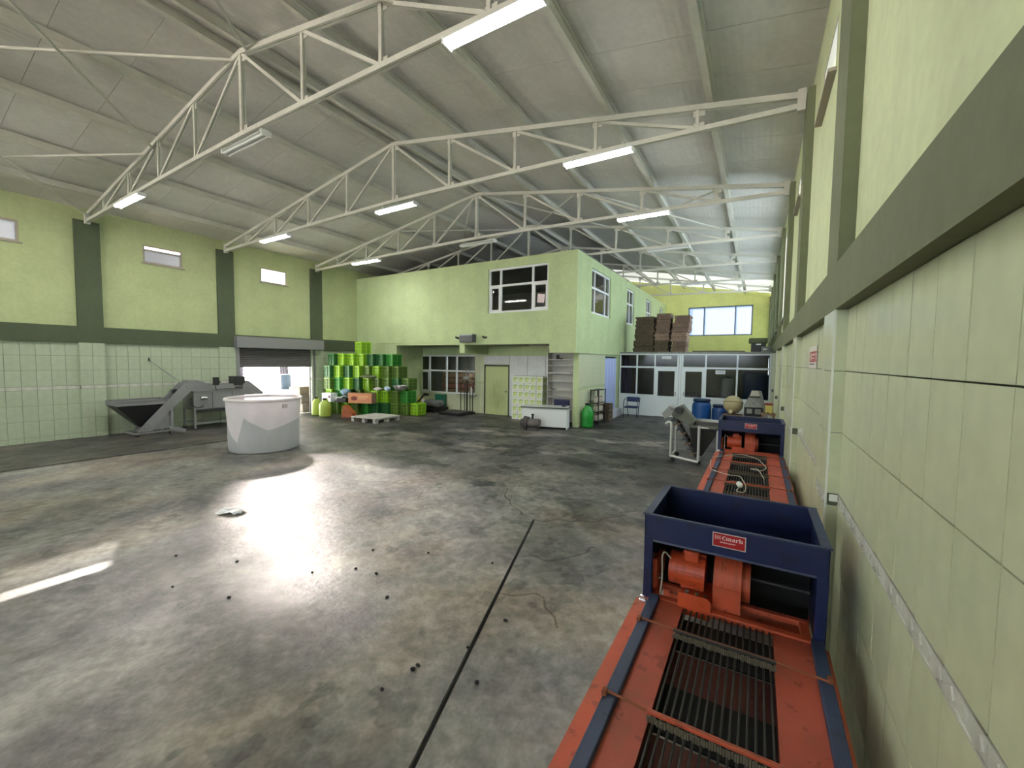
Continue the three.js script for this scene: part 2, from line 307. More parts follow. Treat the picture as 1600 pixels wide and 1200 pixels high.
// ───────────────────────── windows ─────────────────────────
// a framed window standing in local x, y, its foot at the origin, looking along +z; cols and rows are the places of its bars
let winCount = 0;
function makeWindow({ w, h, cols = [], rows = [], bw = 0.05, bd = 0.06, frame = M.whitePaint, glass = glassClear, skip = [], sashes = [], missing = [] }, at, turn) {
  const g = shell('window_' + (++winCount), at, turn);
  part('frame', [span(0, w, 0, bw, -bd / 2, bd / 2), span(0, w, h - bw, h, -bd / 2, bd / 2), span(0, bw, bw, h - bw, -bd / 2, bd / 2), span(w - bw, w, bw, h - bw, -bd / 2, bd / 2)], frame, g);
  const X = [0, ...cols, w], Y = [0, ...rows, h];
  for (const c of cols) part('mullion', span(c - bw / 2, c + bw / 2, bw, h - bw, -bd * 0.46, bd * 0.46), frame, g);
  for (const r of rows) part('transom', span(bw, w - bw, r - bw / 2, r + bw / 2, -bd * 0.45, bd * 0.45), frame, g);
  for (let i = 0; i + 1 < X.length; i++) for (let j = 0; j + 1 < Y.length; j++) {
    if (missing.includes(i + ',' + j)) continue;
    const x0 = X[i] + (i ? bw / 2 : bw), x1 = X[i + 1] - (i + 2 < X.length ? bw / 2 : bw), y0 = Y[j] + (j ? bw / 2 : bw), y1 = Y[j + 1] - (j + 2 < Y.length ? bw / 2 : bw);
    let e = 0;
    if (sashes.includes(i + ',' + j)) { e = 0.05; part('sash', [span(x0, x1, y0, y0 + e, -0.03, 0.045), span(x0, x1, y1 - e, y1, -0.03, 0.045), span(x0, x0 + e, y0 + e, y1 - e, -0.03, 0.045), span(x1 - e, x1, y0 + e, y1 - e, -0.03, 0.045)], frame, g); }
    const p = part('pane', new THREE.PlaneGeometry(x1 - x0 - 2 * e, y1 - y0 - 2 * e).translate((x0 + x1) / 2, (y0 + y1) / 2, 0), glass, g); p.castShadow = false;
  }
  return g;
}
const tintedPane = (c) => new THREE.MeshPhysicalMaterial({ color: new THREE.Color(c, c, c * 0.98), roughness: 0.3, transmission: 1, thickness: 0 });  // pane tint chosen to dim the sun glow through each window
leftWins.forEach(([z0, z1, y0, y1], k) => {       // the second in view stands ajar: a gap along its top
  const o = { w: z1 - z0, h: y1 - y0, bw: 0.045, frame: M.woodFrame, glass: [tintedPane(0.05), tintedPane(0.03), tintedPane(0.9), tintedPane(0.9), tintedPane(0.9), tintedPane(0.9)][k] };
  if (k === 1) { o.rows = [0.40]; o.missing = ['0,1']; }
  const g = makeWindow(o, [XLW - 0.045, y0, z1], Math.PI / 2);
  part('sill', span(-0.05, z1 - z0 + 0.05, -0.035, 0, 0.0, 0.10), M.woodFrame, g);
});
for (const [z0, z1, y0, y1] of rightWins) {
  const g = makeWindow({ w: z1 - z0, h: y1 - y0, bw: 0.045, frame: M.woodFrame }, [XRW + 0.03, y0, z0], -Math.PI / 2);
  part('sill', span(-0.05, z1 - z0 + 0.05, -0.035, 0, 0.0, 0.10), M.woodFrame, g);
}

// ───────────────────────── far wall, wall behind the camera ─────────────────────────
function gable(holes, z, thick, mat, name, x0 = XLW, x1 = XRW) {
  const s = new THREE.Shape([[x0, -0.2], [x1, -0.2], [x1, roofY(x1)], [XC, roofY(XC)], [x0, roofY(x0)]].map((p) => new THREE.Vector2(...p)));
  for (const [a, b, c, d] of holes) s.holes.push(new THREE.Path([[a, c], [a, d], [b, d], [b, c]].map((p) => new THREE.Vector2(...p))));
  const g = shell(name); part('wall_panel', metric(new THREE.ExtrudeGeometry(s, { depth: thick, bevelEnabled: false }).translate(0, 0, z)), mat, g); return g;
}
const BW = [-3.88, -0.35, 3.97, 5.75];
gable([BW], ZBACK - 0.2, 0.2, M.yellow, 'wall_back');
makeWindow({ w: 3.53, h: 1.78, cols: [0.92, 2.62], bw: 0.07, frame: std([0.12, 0.15, 0.2], 0.5), glass: glassFrost }, [BW[0], BW[2], ZBACK - 0.08], 0);
gable([[-14.6, -0.6, 2.5, 6.1]], ZFRONT, 0.2, M.lime, 'wall_front');      // the open end of the hall, behind the camera

// ───────────────────────── roof: sandwich panels, purlins, trusses ─────────────────────────
{
  const ce = shell('ceiling');
  const n = 42, w = (ZFRONT - ZBACK) / n, LIGHT1 = ZBACK + 4 * w;   // the last four panels of the right slope are translucent roof lights
  const roofLight = new THREE.MeshPhysicalMaterial({ color: new THREE.Color(0.8, 0.82, 0.8), roughness: 1, transmission: 0.22, thickness: 0 });
  for (const side of [-1, 1]) {
    const half = (XRW - XLW) / 2 + 0.15, L = half / Math.cos(Math.atan(SLOPE)), gm = box(L, 0.05, w - 0.006);
    for (let i = 0; i < n; i++) {
      const p = part('roof_panel', gm, side > 0 && i < 4 ? roofLight : M.roof, ce);
      p.position.set(XC + side * half / 2, roofY(XC + side * half / 2) + 0.03 + rr(0, 0.003), ZBACK + w * (i + 0.5)); p.rotation.z = -side * Math.atan(SLOPE);
    }
    const cover = part('roof_cover', box(L, 0.04, side > 0 ? ZFRONT - LIGHT1 : ZFRONT - ZBACK + 0.5), M.roofBack, ce); cover.position.set(XC + side * half / 2, roofY(XC + side * half / 2) + 0.085, side > 0 ? (ZFRONT + LIGHT1) / 2 : (ZFRONT + ZBACK) / 2); cover.rotation.z = -side * Math.atan(SLOPE);
  }
  part('ridge_flashing', box(0.5, 0.02, ZFRONT - ZBACK, XC, roofY(XC) - 0.035, (ZFRONT + ZBACK) / 2), M.roof, ce);
}
const ordinal = ['ridge', 'first', 'second', 'third', 'fourth'];
for (const side of [-1, 1]) [0.2, 1.93, 3.68, 5.4, 7.02].forEach((d, i) => {
  const x = XC + side * d, len = ZFRONT - ZBACK;
  const g = [box(0.055, 0.15, len), box(0.10, 0.014, len, side * 0.02, -0.07, 0), box(0.10, 0.014, len, side * 0.02, 0.07, 0)];
  const o = solo('purlin', i === 0 ? `grey roof purlin along the ridge, on its ${side < 0 ? 'left' : 'right'} side` : `grey roof purlin, ${ordinal[i]} down from the ridge on the ${side < 0 ? 'left' : 'right'} slope`, 'purlin', g, M.steel, [x, chordY(x) + 0.125, (ZFRONT + ZBACK) / 2], 0, 'purlins under the roof panels');
  o.rotation.z = -side * Math.atan(SLOPE);
});
const twin = (a, b, h, t, gap) => { const z = gap / 2 + t / 2; return [bar([a[0], a[1], -z], [b[0], b[1], -z], t, h), bar([a[0], a[1], z], [b[0], b[1], z], t, h)]; };
const PANEL = [0, 1.75, 3.45, 5.15, 6.85], botY = (d) => 6.175 - 0.175 * (d / 8.288) ** 1.4;
const trussName = ['overhead steel roof truss behind the camera side, above the picture', 'nearest white steel roof truss, cut by the top of the picture', 'second white steel roof truss from the camera', 'third white steel roof truss, just before the upper room', 'fourth white steel roof truss, first behind the upper room\'s front', 'fifth white steel roof truss, partly behind the upper room', 'sixth white steel roof truss, third from the far wall', 'seventh white steel roof truss, nearest to the far wall'];
function makeTruss(label) {
  const t = thing('roof_truss', label, 'truss', [0, 0, 0], 0, 'roof trusses');
  for (const s of [-1, 1]) {
    part('top_chord', twin([0, APEX, 0], [s * 8.27, chordY(XC + 8.27), 0], 0.085, 0.038, 0.014), M.steel, t);
    const pts = [...PANEL, 8.27]; for (let i = 0; i < 5; i++) part('bottom_chord', twin([s * pts[i], botY(pts[i]), 0], [s * pts[i + 1], botY(pts[i + 1]), 0], 0.075, 0.034, 0.014), M.steel, t);
    for (let i = 1; i < 5; i++) {
      const d = PANEL[i], x = s * d, top = chordY(XC + d);
      part('vertical', twin([x, top, 0], [x, botY(d), 0], 0.055, 0.026, 0.012), M.steel, t);
      const e = PANEL[i - 1] + 0.05; part('diagonal', twin([s * e, chordY(XC + e) - 0.04, 0], [x - s * 0.05, botY(d) + 0.04, 0], 0.05, 0.022, 0.012), M.steel, t);
      part('gusset', box(0.18, 0.13, 0.012, x + s * 0.02, top - 0.07, 0), M.steel, t); part('gusset', box(0.17, 0.12, 0.012, x + s * 0.02, botY(d) + 0.05, 0), M.steel, t);
    }
    part('end_plate', [box(0.10, 0.30, 0.11, s * 8.23, 6.08, 0)], M.steel, t);
  }
  part('vertical', twin([0, APEX, 0], [0, botY(0), 0], 0.07, 0.034, 0.012), M.steel, t);
  part('gusset', box(0.34, 0.16, 0.014, 0, APEX - 0.08, 0), M.steel, t); part('gusset', box(0.22, 0.15, 0.014, 0.03, botY(0) + 0.06, 0), M.steel, t);
  return t;
}
const truss0 = makeTruss(trussName[1]); truss0.position.set(XC, 0, truss(1));
for (const k of [0, 2, 3, 4, 5, 6, 7]) { const c = truss0.clone(); c.name = numbered('roof_truss'); c.userData = { ...truss0.userData, label: trussName[k] }; c.position.z = truss(k); scene.add(c); }
// bracing rods in the roof plane
const slopeAt = (d, side, k, drop = 0.05) => [XC + side * d, chordY(XC + d) - drop, truss(k)];
[[[0.2, 3.7], [3.7, 0.2], -1, 1, 0, 'upper cross on the near left slope'], [[4.1, 8.0], [8.0, 4.1], -1, 1, 0, 'lower cross on the near left slope'], [[0.2, 3.7], [3.7, 0.2], 1, 1, 0, 'cross on the near right slope'],
 [[0.2, 3.3], [3.3, 0.2], 1, 3, 4, 'cross right of the far ridge'], [[3.6, 6.8], [6.8, 3.6], 1, 3, 4, 'outer cross on the far right slope'], [[0.2, 3.3], [3.3, 0.2], -1, 3, 4, 'cross left of the far ridge']].forEach(([a, b, side, k0, k1, where]) => {
  for (const i of [0, 1]) {
    const P = slopeAt(a[i], side, k0, 0.02 + i * 0.07), Q = slopeAt(b[i], side, k1, 0.02 + i * 0.07);
    solo('bracing_rod', `steel rod of the ${where}, ${i ? 'rising' : 'falling'} from the near truss`, 'bracing rod', rod(P, Q, 0.026), M.steel, [0, 0, 0], 0, 'crossed bracing rods in the roof');
  }
});

// ───────────────────────── tube lamps under the trusses ─────────────────────────
const tubeOn = std('#ffffff', 0.5, { emissive: new THREE.Color(1, 1, 0.97), emissiveIntensity: LAMP_GLOW }), tubeOff = std([0.72, 0.74, 0.72], 0.25), trough = std([0.75, 0.76, 0.74], 0.4);
function tubeLamp(x0, x1, k, on, where) {
  const L = x1 - x0, t = thing('tube_lamp', `${on ? 'lit' : 'unlit'} tube lamp, ${where}`, 'lamp', [(x0 + x1) / 2, 5.965, truss(k)], 0, 'tube lamps under the trusses');
  part('housing', [plate([[-0.05, 0.09], [0.05, 0.09], [0.085, 0.045], [-0.085, 0.045]], L).rotateY(Math.PI / 2)], trough, t);
  for (const s of [-1, 1]) { part('tube', cyl(0.019, 0.019, L - 0.05, 0, 0.018, s * 0.045, 0, Math.PI / 2, 14), on ? tubeOn : tubeOff, t); part('end_cap', rbox(0.03, 0.085, 0.17, 0.008, s * (L / 2 - 0.01), 0.04, 0), trough, t); }
  part('hanger', [rod([-L * 0.35, 0.09, 0], [-L * 0.35, 0.2, 0], 0.008), rod([L * 0.35, 0.09, 0], [L * 0.35, 0.2, 0], 0.008)], trough, t);
  if (on) {
    const l = new THREE.RectAreaLight(new THREE.Color(1, 0.99, 0.93), LAMP_POWER, L - 0.05, 0.13); l.name = numbered('tube_lamp_light');
    l.position.set((x0 + x1) / 2, 5.955, truss(k)); l.rotation.x = -Math.PI / 2; scene.add(l);
  }
}
const colL = [-13.78, -12.27], colC = [-8.45, -7.12], colR = [-3.3, -2.0];
tubeLamp(...colR, 1, true, 'right half of the nearest truss'); tubeLamp(...colC, 1, false, 'middle of the nearest truss'); tubeLamp(...colL, 1, true, 'left end of the nearest truss');
tubeLamp(...colR, 2, true, 'right half of the second truss'); tubeLamp(...colC, 2, true, 'middle of the second truss'); tubeLamp(...colL, 2, true, 'left end of the second truss');
tubeLamp(...colR, 3, true, 'right half of the third truss'); tubeLamp(...colC, 3, false, 'middle of the third truss'); tubeLamp(...colL, 3, true, 'left end of the third truss');
tubeLamp(...colR, 4, false, 'right half of the fourth truss'); tubeLamp(...colR, 6, false, 'sixth truss, towards the far window');
tubeLamp(...colR, 0, false, 'right half of the truss above the camera'); tubeLamp(...colC, 0, false, 'middle of the truss above the camera'); tubeLamp(...colL, 0, true, 'left end of the truss above the camera');

// ───────────────────────── the two-storey block in the hall ─────────────────────────
const MZ = -12.95, MX = -5.243, MTOP = 6.0, SHOPZ = -14.6, SIDEX = -5.3, PARTZ = -18.2;
{
  const f = shell('wall_mezzanine_front');
  const s = new THREE.Shape([[XLW, 2.9], [-6.23, 2.9], [-6.23, 2.59], [MX, 2.59], [MX, MTOP], [XLW, MTOP]].map((p) => new THREE.Vector2(...p)));
  s.holes.push(new THREE.Path([[-8.8, 4.06], [-8.8, 5.70], [-6.3, 5.70], [-6.3, 4.06]].map((p) => new THREE.Vector2(...p))));
  part('wall_panel', metric(new THREE.ExtrudeGeometry(s, { depth: 0.2, bevelEnabled: false }).translate(0, 0, MZ - 0.2)), M.limeMezz, f);
  part('cornice', span(XLW, -9.2, 3.0, 3.03, MZ, MZ + 0.02), M.limeMezz, f);
  part('pier', span(XLW, -13.62, 0, 2.9, MZ - 0.2, MZ), M.limeMezz, f);
  part('beam_end', span(-10.15, -9.89, 2.565, 2.9, SHOPZ, MZ - 0.001), M.limeMezz, f);
  part('soffit_trough', span(-8.6, -7.3, 2.86, 2.898, MZ - 0.5, MZ - 0.3), M.grout, f);
  const d = shell('wall_mezzanine_side');
  part('wall_panel', wallAlongZ(ZBACK, MZ - 0.2, 2.59, MTOP, [[-16.6, -14.36, 4.06, 5.68], [-20.3, -19.0, 4.06, 5.68], [-23.95, -22.75, 4.06, 5.68], [-27.2, -26.3, 4.06, 5.68]], 0.2, MX, -1), M.limeMezz, d);
  const l = shell('wall_shop');
  part('wall_panel', wallAlongX(XLW, SIDEX - 0.2, 0, 2.9, [[-13.82, -10.5, 0.77, 2.52], [-10.08, -8.83, 0, 2.11]], 0.15, SHOPZ), M.limeMezz, l);
  part('side_panel', [span(SIDEX - 0.2, SIDEX - 0.012, 0, 2.59, -16.25, -13.4), span(SIDEX - 0.2, SIDEX, 0, 2.59, -18.2, -17.75), span(SIDEX - 0.2, SIDEX, 2.52, 2.59, -17.75, -16.25)], M.limeMezz, l);
  part('return_panel', span(-13.8, -13.62, 0, 2.9, SHOPZ, MZ - 0.2), M.limeMezz, l);
  tileBand(l, M.tiles, tileRowsR.map(([a, b]) => [a, Math.min(b, 2.59)]), SIDEX - 0.012, 1, -16.25, -13.42, true);
  const wall = [], zt = SHOPZ + 0.004; for (let i = 0; i < 15; i++) for (const [y0, y1] of tileRowsR.map(([a, b]) => [a, Math.min(b, 2.52)])) { const x = -13.8 + 0.2475 * (i + 0.5); if (x > -13.82 && x < -10.5 && y1 > 0.77) { if (y0 > 0.77) continue; } wall.push(box(0.2415, Math.min(y1, x < -10.5 ? 0.76 : 9) - y0 - 0.006, 0.014, x, (y0 + Math.min(y1, x < -10.5 ? 0.76 : 9)) / 2, zt)); }
  part('tile_field', wall, M.tiles[1], l).userData.kind = 'stuff';
  for (const [x0, x1] of [[-8.8, -7.96], [-7.96, -7.15], [-7.15, -6.4], [-6.4, -5.5]]) part('plastic_panel', rbox(x1 - x0 - 0.012, 2.5, 0.03, 0.006, (x0 + x1) / 2, 1.25, SHOPZ + 0.02), M.pvcPanel, l);
  part('plastic_panel', rbox(1.27, 0.36, 0.03, 0.006, -9.455, 2.32, SHOPZ + 0.02), M.pvcPanel, l);
  // slabs, and the rooms' inner walls
  const sl = shell('trim_1');
  part('floor_slab', [span(XLW, MX - 0.2, 2.9, 3.05, ZBACK, MZ - 0.2), span(SIDEX - 0.2, XRW, 2.68, 2.74, ZBACK, PARTZ + 0.06)], std([0.36, 0.35, 0.31], 0.9, { map: wornTex }), sl, 'floor slab of the upper level');
  part('room_ceiling', span(XLW, MX - 0.2, 5.82, 5.9, ZBACK, MZ - 0.2), std([0.10, 0.10, 0.09], 0.9), sl);
  part('partition', [span(XLW, MX - 0.2, 3.05, 5.82, -19.0, -18.9), span(XLW, SIDEX - 0.2, 0, 2.9, -18.6, -18.5), span(-10.3, -10.2, 0, 2.9, -18.5, SHOPZ - 0.15), span(SIDEX - 0.1, SIDEX, 0, 2.68, ZBACK, PARTZ)], std([0.4, 0.4, 0.36], 0.9), sl);
}
makeWindow({ w: 2.5, h: 1.64, cols: [0.52, 1.86], rows: [1.0], bw: 0.075, bd: 0.08, glass: glassTint, sashes: ['0,0', '2,0'] }, [-8.8, 4.06, MZ - 0.1], 0);
for (const [z0, z1, cols] of [[-16.6, -14.36, [0.5, 1.7]], [-20.3, -19.0, [0.65]], [-23.95, -22.75, [0.6]], [-27.2, -26.3, []]]) makeWindow({ w: z1 - z0, h: 1.62, cols, rows: [0.95], bw: 0.075, bd: 0.08, glass: glassTint }, [MX - 0.1, 4.06, z1], Math.PI / 2);
makeWindow({ w: 3.32, h: 1.75, cols: [0.6, 1.62, 2.2], rows: [1.03], bw: 0.07, bd: 0.07, glass: glassTint, sashes: ['0,0'] }, [-13.82, 0.77, SHOPZ - 0.05], 0);
solo('window_notice', 'small pale paper notice stuck in the right pane of the upper window', 'notice', box(0.28, 0.3, 0.004, -6.62, 4.5, MZ - 0.085, 0, 0, -0.12), std([0.75, 0.62, 0.62], 0.8));
// green steel door of the shop
{
  const rustDoor = canvasTex(256, 512, (c, w, h) => {
    c.fillStyle = '#b9c48c'; c.fillRect(0, 0, w, h);
    for (let i = 0; i < 260; i++) { const x = (0.5 + (rnd() + rnd() + rnd() - 1.5) * 0.45) * w, y = (0.25 + rnd() * 0.5) * h, l = 20 + rnd() * 150; c.fillStyle = `rgba(${70 + rnd() * 40},${66 + rnd() * 30},${34 + rnd() * 20},${0.03 + rnd() * 0.09})`; c.fillRect(x, y, 1 + rnd() * 5, l); }
    for (let i = 0; i < 90; i++) { c.fillStyle = `rgba(120,110,60,${rnd() * 0.1})`; c.fillRect(rnd() * w, h * (0.6 + rnd() * 0.4), 2 + rnd() * 6, 60 * rnd()); }
  });
  const d = shell('door_1', [-10.08, 0, SHOPZ - 0.04]);
  const m = std('#ffffff', 0.55, { map: rustDoor }), leaf = new RoundedBoxGeometry(1.17, 2.05, 0.05, 2, 0.006).translate(0.625, 1.025, 0);
  part('leaf', leaf, m, d); part('door_frame', [span(0, 0.04, 0, 2.11, -0.05, 0.06), span(1.21, 1.25, 0, 2.11, -0.05, 0.06), span(0.04, 1.21, 2.05, 2.11, -0.05, 0.06)], std([0.05, 0.05, 0.04], 0.7), d);
  part('handle', [cyl(0.03, 0.03, 0.02, 1.1, 1.0, 0.035, Math.PI / 2), rod([1.1, 1.0, 0.06], [1.0, 1.0, 0.06], 0.009), rod([1.1, 1, 0.03], [1.1, 1, 0.06], 0.008)], M.chrome, d);
}
// doorway in the side wall with its pale strip curtain and step
{
  const c = thing('strip_curtain', 'pale blue plastic strip curtain hanging in the side doorway', 'curtain', [SIDEX - 0.08, 0, -17.0]);
  const sm = new THREE.MeshPhysicalMaterial({ color: new THREE.Color(0.55, 0.63, 0.85), roughness: 0.9, transmission: 0.5, thickness: 0 });
  part('rail', span(-0.03, 0.03, 2.44, 2.5, -0.74, 0.74), M.dark, c);
  for (let i = 0; i < 8; i++) { const z = -0.66 + i * 0.19; part('strip', tube([[0, 2.45, z], [0.01, 1.4, z + 0.01], [0.02 * (i % 2), 0.3, z]], 0.105, 6, 10).scale(1, 1, 1), sm, c); }
  const lm = thing('added_corridor_lamp', 'added bluish lamp, lighting the strip curtain from behind like daylight', 'lamp', [-6.2, 2.7, -17.0]); part('housing', box(0.14, 0.06, 1.2, 0, 0.05, 0), M.whitePaint, lm); part('tube', cyl(0.02, 0.02, 1.1, 0, 0, 0, Math.PI / 2, 0, 12), std('#ffffff', 0.5, { emissive: new THREE.Color(0.7, 0.82, 1), emissiveIntensity: 8 }), lm);  // unseen lamp added so the strip curtain looks lit from behind
  const cl = new THREE.RectAreaLight(new THREE.Color(0.66, 0.78, 1), 60, 0.12, 1.1); cl.name = 'added_corridor_lamp_light'; cl.position.set(-6.2, 2.67, -17.0); cl.rotation.x = -Math.PI / 2; scene.add(cl);
  const st = shell('trim_2'); part('step', rbox(0.32, 0.3, 1.5, 0.01, SIDEX + 0.17, 0.15, -17.0), std([0.5, 0.52, 0.56], 0.8, { map: paintTex }), st);
}

// ───────────────────────── the two sizing machines along the right wall ─────────────────────────
const namePlateTex = canvasTex(512, 256, (c, w, h) => {
  c.fillStyle = '#c9c4c0'; c.fillRect(0, 0, w, h); c.fillStyle = '#a3161d'; c.fillRect(14, 14, w - 28, h - 28);
  c.strokeStyle = '#e6d9d0'; c.lineWidth = 7; c.beginPath(); c.arc(82, 84, 26, 0, 7); c.stroke(); c.beginPath(); c.arc(82, 84, 9, 0, 7); c.fillStyle = '#e6d9d0'; c.fill();
  c.lineWidth = 6; for (const s of [-1, 1]) { c.beginPath(); c.moveTo(82 + s * 26, 50); c.lineTo(82 + s * 40, 50); c.lineTo(82 + s * 40, 118); c.lineTo(82 + s * 26, 118); c.stroke(); }
  c.fillStyle = '#eee3da'; c.font = 'bold 92px serif'; c.fillText('Cınarlı', 146, 118); c.font = 'bold 30px sans-serif'; c.fillText('MAKİNA SANAYİ', 120, 176);
});
const plateMat = std('#ffffff', 0.35, { map: namePlateTex });
function makeSizer(label) {
  const t = thing('sizing_machine', label, 'sizing machine', [-0.11, 0, -2.744], 0, 'orange and blue sizing machines');
  const W = 0.49, DEP = 0.74, T = 1.3, D = 0.75, LEN = 4.4;
  // hopper box standing over the drive
  const hb = part('hopper', [
    rbox(W * 2, 0.16, 0.012, 0.004, 0, T - 0.08, -0.006), rbox(0.012, 0.30, DEP, 0.004, -W + 0.006, T - 0.15, -DEP / 2), rbox(0.012, 0.30, DEP, 0.004, W - 0.006, T - 0.15, -DEP / 2), rbox(W * 2, 0.62, 0.012, 0.004, 0, T - 0.31, -DEP + 0.006),
    box(W * 2 - 0.03, 0.012, 0.75, 0, T - 0.27, -DEP / 2, -0.27, 0, 0)], M.blue, t, 'deep blue open feed hopper');
  part('rim', [box(W * 2 + 0.02, 0.008, 0.022, 0, T + 0.002, -0.008), box(W * 2 + 0.02, 0.008, 0.022, 0, T + 0.002, -DEP + 0.008), box(0.05, 0.008, DEP, -W + 0.018, T + 0.002, -DEP / 2), box(0.05, 0.008, DEP, W - 0.018, T + 0.002, -DEP / 2)], M.blueRail, hb, 'worn grey-blue rim');
  for (const s of [-1, 1]) { part('post', rbox(0.055, T - 0.55, 0.05, 0.006, s * (W - 0.0275), (T + 0.55) / 2 - 0.01, -0.026), M.blue, t); part('side_panel', box(0.01, 0.55, DEP - 0.05, s * (W - 0.012), 0.87, -DEP / 2 - 0.02), M.blue, t); }
  part('name_plate', [new THREE.BoxGeometry(0.178, 0.086, 0.004).translate(0.004, 1.232, 0.003)], plateMat, t, 'red name plate with pale lettering');
  part('shade_panel', box(W * 2 - 0.06, 0.40, 0.012, 0, 0.80, -0.52), M.dark, t);  // black sheet standing in for the shade inside the drive opening
  // motor, gearbox and their bracket
  const m = part('motor', [cyl(0.105, 0.105, 0.07, -0.315, 0.90, -0.21, 0, Math.PI / 2, 28), cyl(0.112, 0.112, 0.15, -0.205, 0.90, -0.21, 0, Math.PI / 2, 28)], M.orangeBright, t, 'orange electric motor');
  const fins = []; for (let i = 0; i < 14; i++) { const a = i / 14 * 6.283; fins.push(box(0.14, 0.02, 0.006, -0.205, 0, 0).rotateX(0).translate(0, 0.112, 0).applyMatrix4(new THREE.Matrix4().makeRotationX(a)).translate(0, 0.90, -0.21)); }
  part('cooling_fin', fins, M.orangeBright, m).userData.kind = 'stuff';
  part('terminal_box', rbox(0.09, 0.07, 0.10, 0.008, -0.215, 1.02, -0.19), M.orangeBright, m);
  part('drum_guard', [cyl(0.165, 0.165, 0.155, 0.0, 0.905, -0.23, 0, Math.PI / 2, 36), cyl(0.12, 0.12, 0.05, 0.1, 0.9, -0.23, 0, Math.PI / 2, 28), box(0.155, 0.17, 0.2, 0, 0.81, -0.165)], M.orange, t, 'round orange drive guard');
  part('motor_bracket', [plate([[-0.268, 0.715], [-0.08, 0.715], [-0.08, 0.83], [-0.10, 0.85], [-0.268, 0.85]], 0.01).translate(0, 0, 0.016), box(0.19, 0.012, 0.24, -0.17, 0.79, -0.19)], M.orangeBright, t);
  for (const x of [-0.23, -0.17, -0.12]) part('bolt', cyl(0.012, 0.012, 0.02, x, 0.80, -0.10, 0, 0, 6), M.inox, t);
  part('drive_shaft', rod([0.12, 0.9, -0.3], [0.44, 0.9, -0.3], 0.018), M.black, t);
  part('gear', [cyl(0.085, 0.085, 0.03, -0.43, 0.87, -0.3, 0, Math.PI / 2, 28), rbox(0.05, 0.2, 0.12, 0.01, -0.44, 0.88, -0.12)], M.orange, t);
  part('cable', tube([[-0.34, 0.985, -0.13], [-0.375, 1.03, -0.11], [-0.39, 1.0, -0.1], [-0.385, 0.86, -0.09], [-0.39, 0.76, -0.07], [-0.40, 0.7, -0.05]], 0.006, 30), M.cable, t);
  part('cable', tube([[-0.44, 0.72, -0.06], [-0.45, 0.80, -0.07], [-0.42, 0.84, -0.1], [-0.39, 0.83, -0.14]], 0.006, 24), M.cable, t);
  // cross frames in front of the deck
  for (const [z, w] of [[-0.015, 0.05], [-0.20, 0.045]]) part('cross_bar', rbox(0.87, 0.035, w, 0.006, -0.005, D, z), M.orange, t);
  for (const s of [-1, 1]) part('cross_bar', box(0.045, 0.03, 0.16, s * 0.41 - 0.005, D, -0.1), M.orange, t);
  // deck: plates, rails, sloping left flange
  part('deck_plate', box(0.142, 0.012, LEN, -0.306, D, LEN / 2 + 0.01), M.orangeDeck, t); part('deck_plate', box(0.178, 0.012, LEN, 0.334, D, LEN / 2 + 0.01), M.orangeDeck, t);
  for (const [a, b] of [[-0.437, -0.377], [0.422, 0.48]]) part('rail', rbox(b - a, 0.04, LEN, 0.006, (a + b) / 2, D + 0.02, LEN / 2 + 0.01), M.blueRail, t, 'scuffed blue angle rail');
  part('side_flange', [plate([[-0.44, 0.745], [-0.44, 0.755], [-0.528, 0.725], [-0.528, 0.44], [-0.518, 0.44], [-0.518, 0.715]], LEN).translate(0, 0, LEN / 2 + 0.01)], M.orange, t);
  part('side_flange', [plate([[0.48, 0.745], [0.48, 0.755], [0.505, 0.74], [0.505, 0.44], [0.495, 0.44], [0.495, 0.735]], LEN).translate(0, 0, LEN / 2 + 0.01)], M.orange, t);
  // the trays under the rods, then the rods
  for (let i = 0; i < 14; i++) part('tray', box(0.5, 0.01, 0.29, 0.005, D - 0.085 - (i % 2) * 0.02, 0.16 + i * 0.305, 0.05, 0, 0), i % 2 ? M.maroon : M.dark, t);
  for (const x of [-0.24, 0.25]) part('tray_side', box(0.008, 0.15, LEN, x, D - 0.08, LEN / 2), M.maroon, t);
  const rodG = new THREE.CylinderGeometry(0.0055, 0.0055, LEN, 10).rotateX(Math.PI / 2);
  for (let i = 0; i < 15; i++) { const p = part('grading_rod', rodG, M.barSteel, t); p.position.set(-0.217 + i * 0.0318, D - 0.002, LEN / 2 + 0.01); }
  for (let i = 0; i < 7; i++) {
    const z = 0.37 + i * 0.63, b = part('brush', rbox(0.49, 0.016, 0.02, 0.004, 0.005, D + 0.052, z - 0.016), i % 2 ? M.orange : M.inoxDark, t);
    part('bristles', (() => { const g = []; for (let k = 0; k < 49; k++) g.push(box(0.0075, rr(0.026, 0.036), rr(0.007, 0.012), -0.235 + k * 0.01, D + 0.03, z + rr(-0.004, 0.006), 0.25)); return g; })(), M.bristle, b).userData.kind = 'stuff';
    part('cross_rod', tube([[-0.44, D + 0.05, z - 0.03], [-0.40, D + 0.05, z - 0.03], [-0.24, D + 0.055, z - 0.014], [0.25, D + 0.055, z - 0.014], [0.46, D + 0.05, z - 0.004]], 0.006, 24), M.rust, b);
    for (const x of [-0.43, 0.465]) part('clamp', rbox(0.022, 0.028, 0.032, 0.004, x, D + 0.05, z - 0.02), M.rust, b);
  }
  for (const z of [-DEP + 0.04, 0.1, 1.5, 2.9, LEN - 0.1]) for (const s of [-1, 1]) { const l = part('leg', box(0.05, 0.74, 0.05, s * 0.45, 0.37, z), M.orange, t); part('foot', box(0.09, 0.01, 0.09, s * 0.45, 0.005, z), M.inoxDark, l); }
  part('end_frame', box(0.85, 0.05, 0.04, 0, 0.42, -DEP + 0.04), M.orange, t); part('end_frame', box(0.85, 0.05, 0.04, 0, 0.3, LEN - 0.1), M.orange, t);
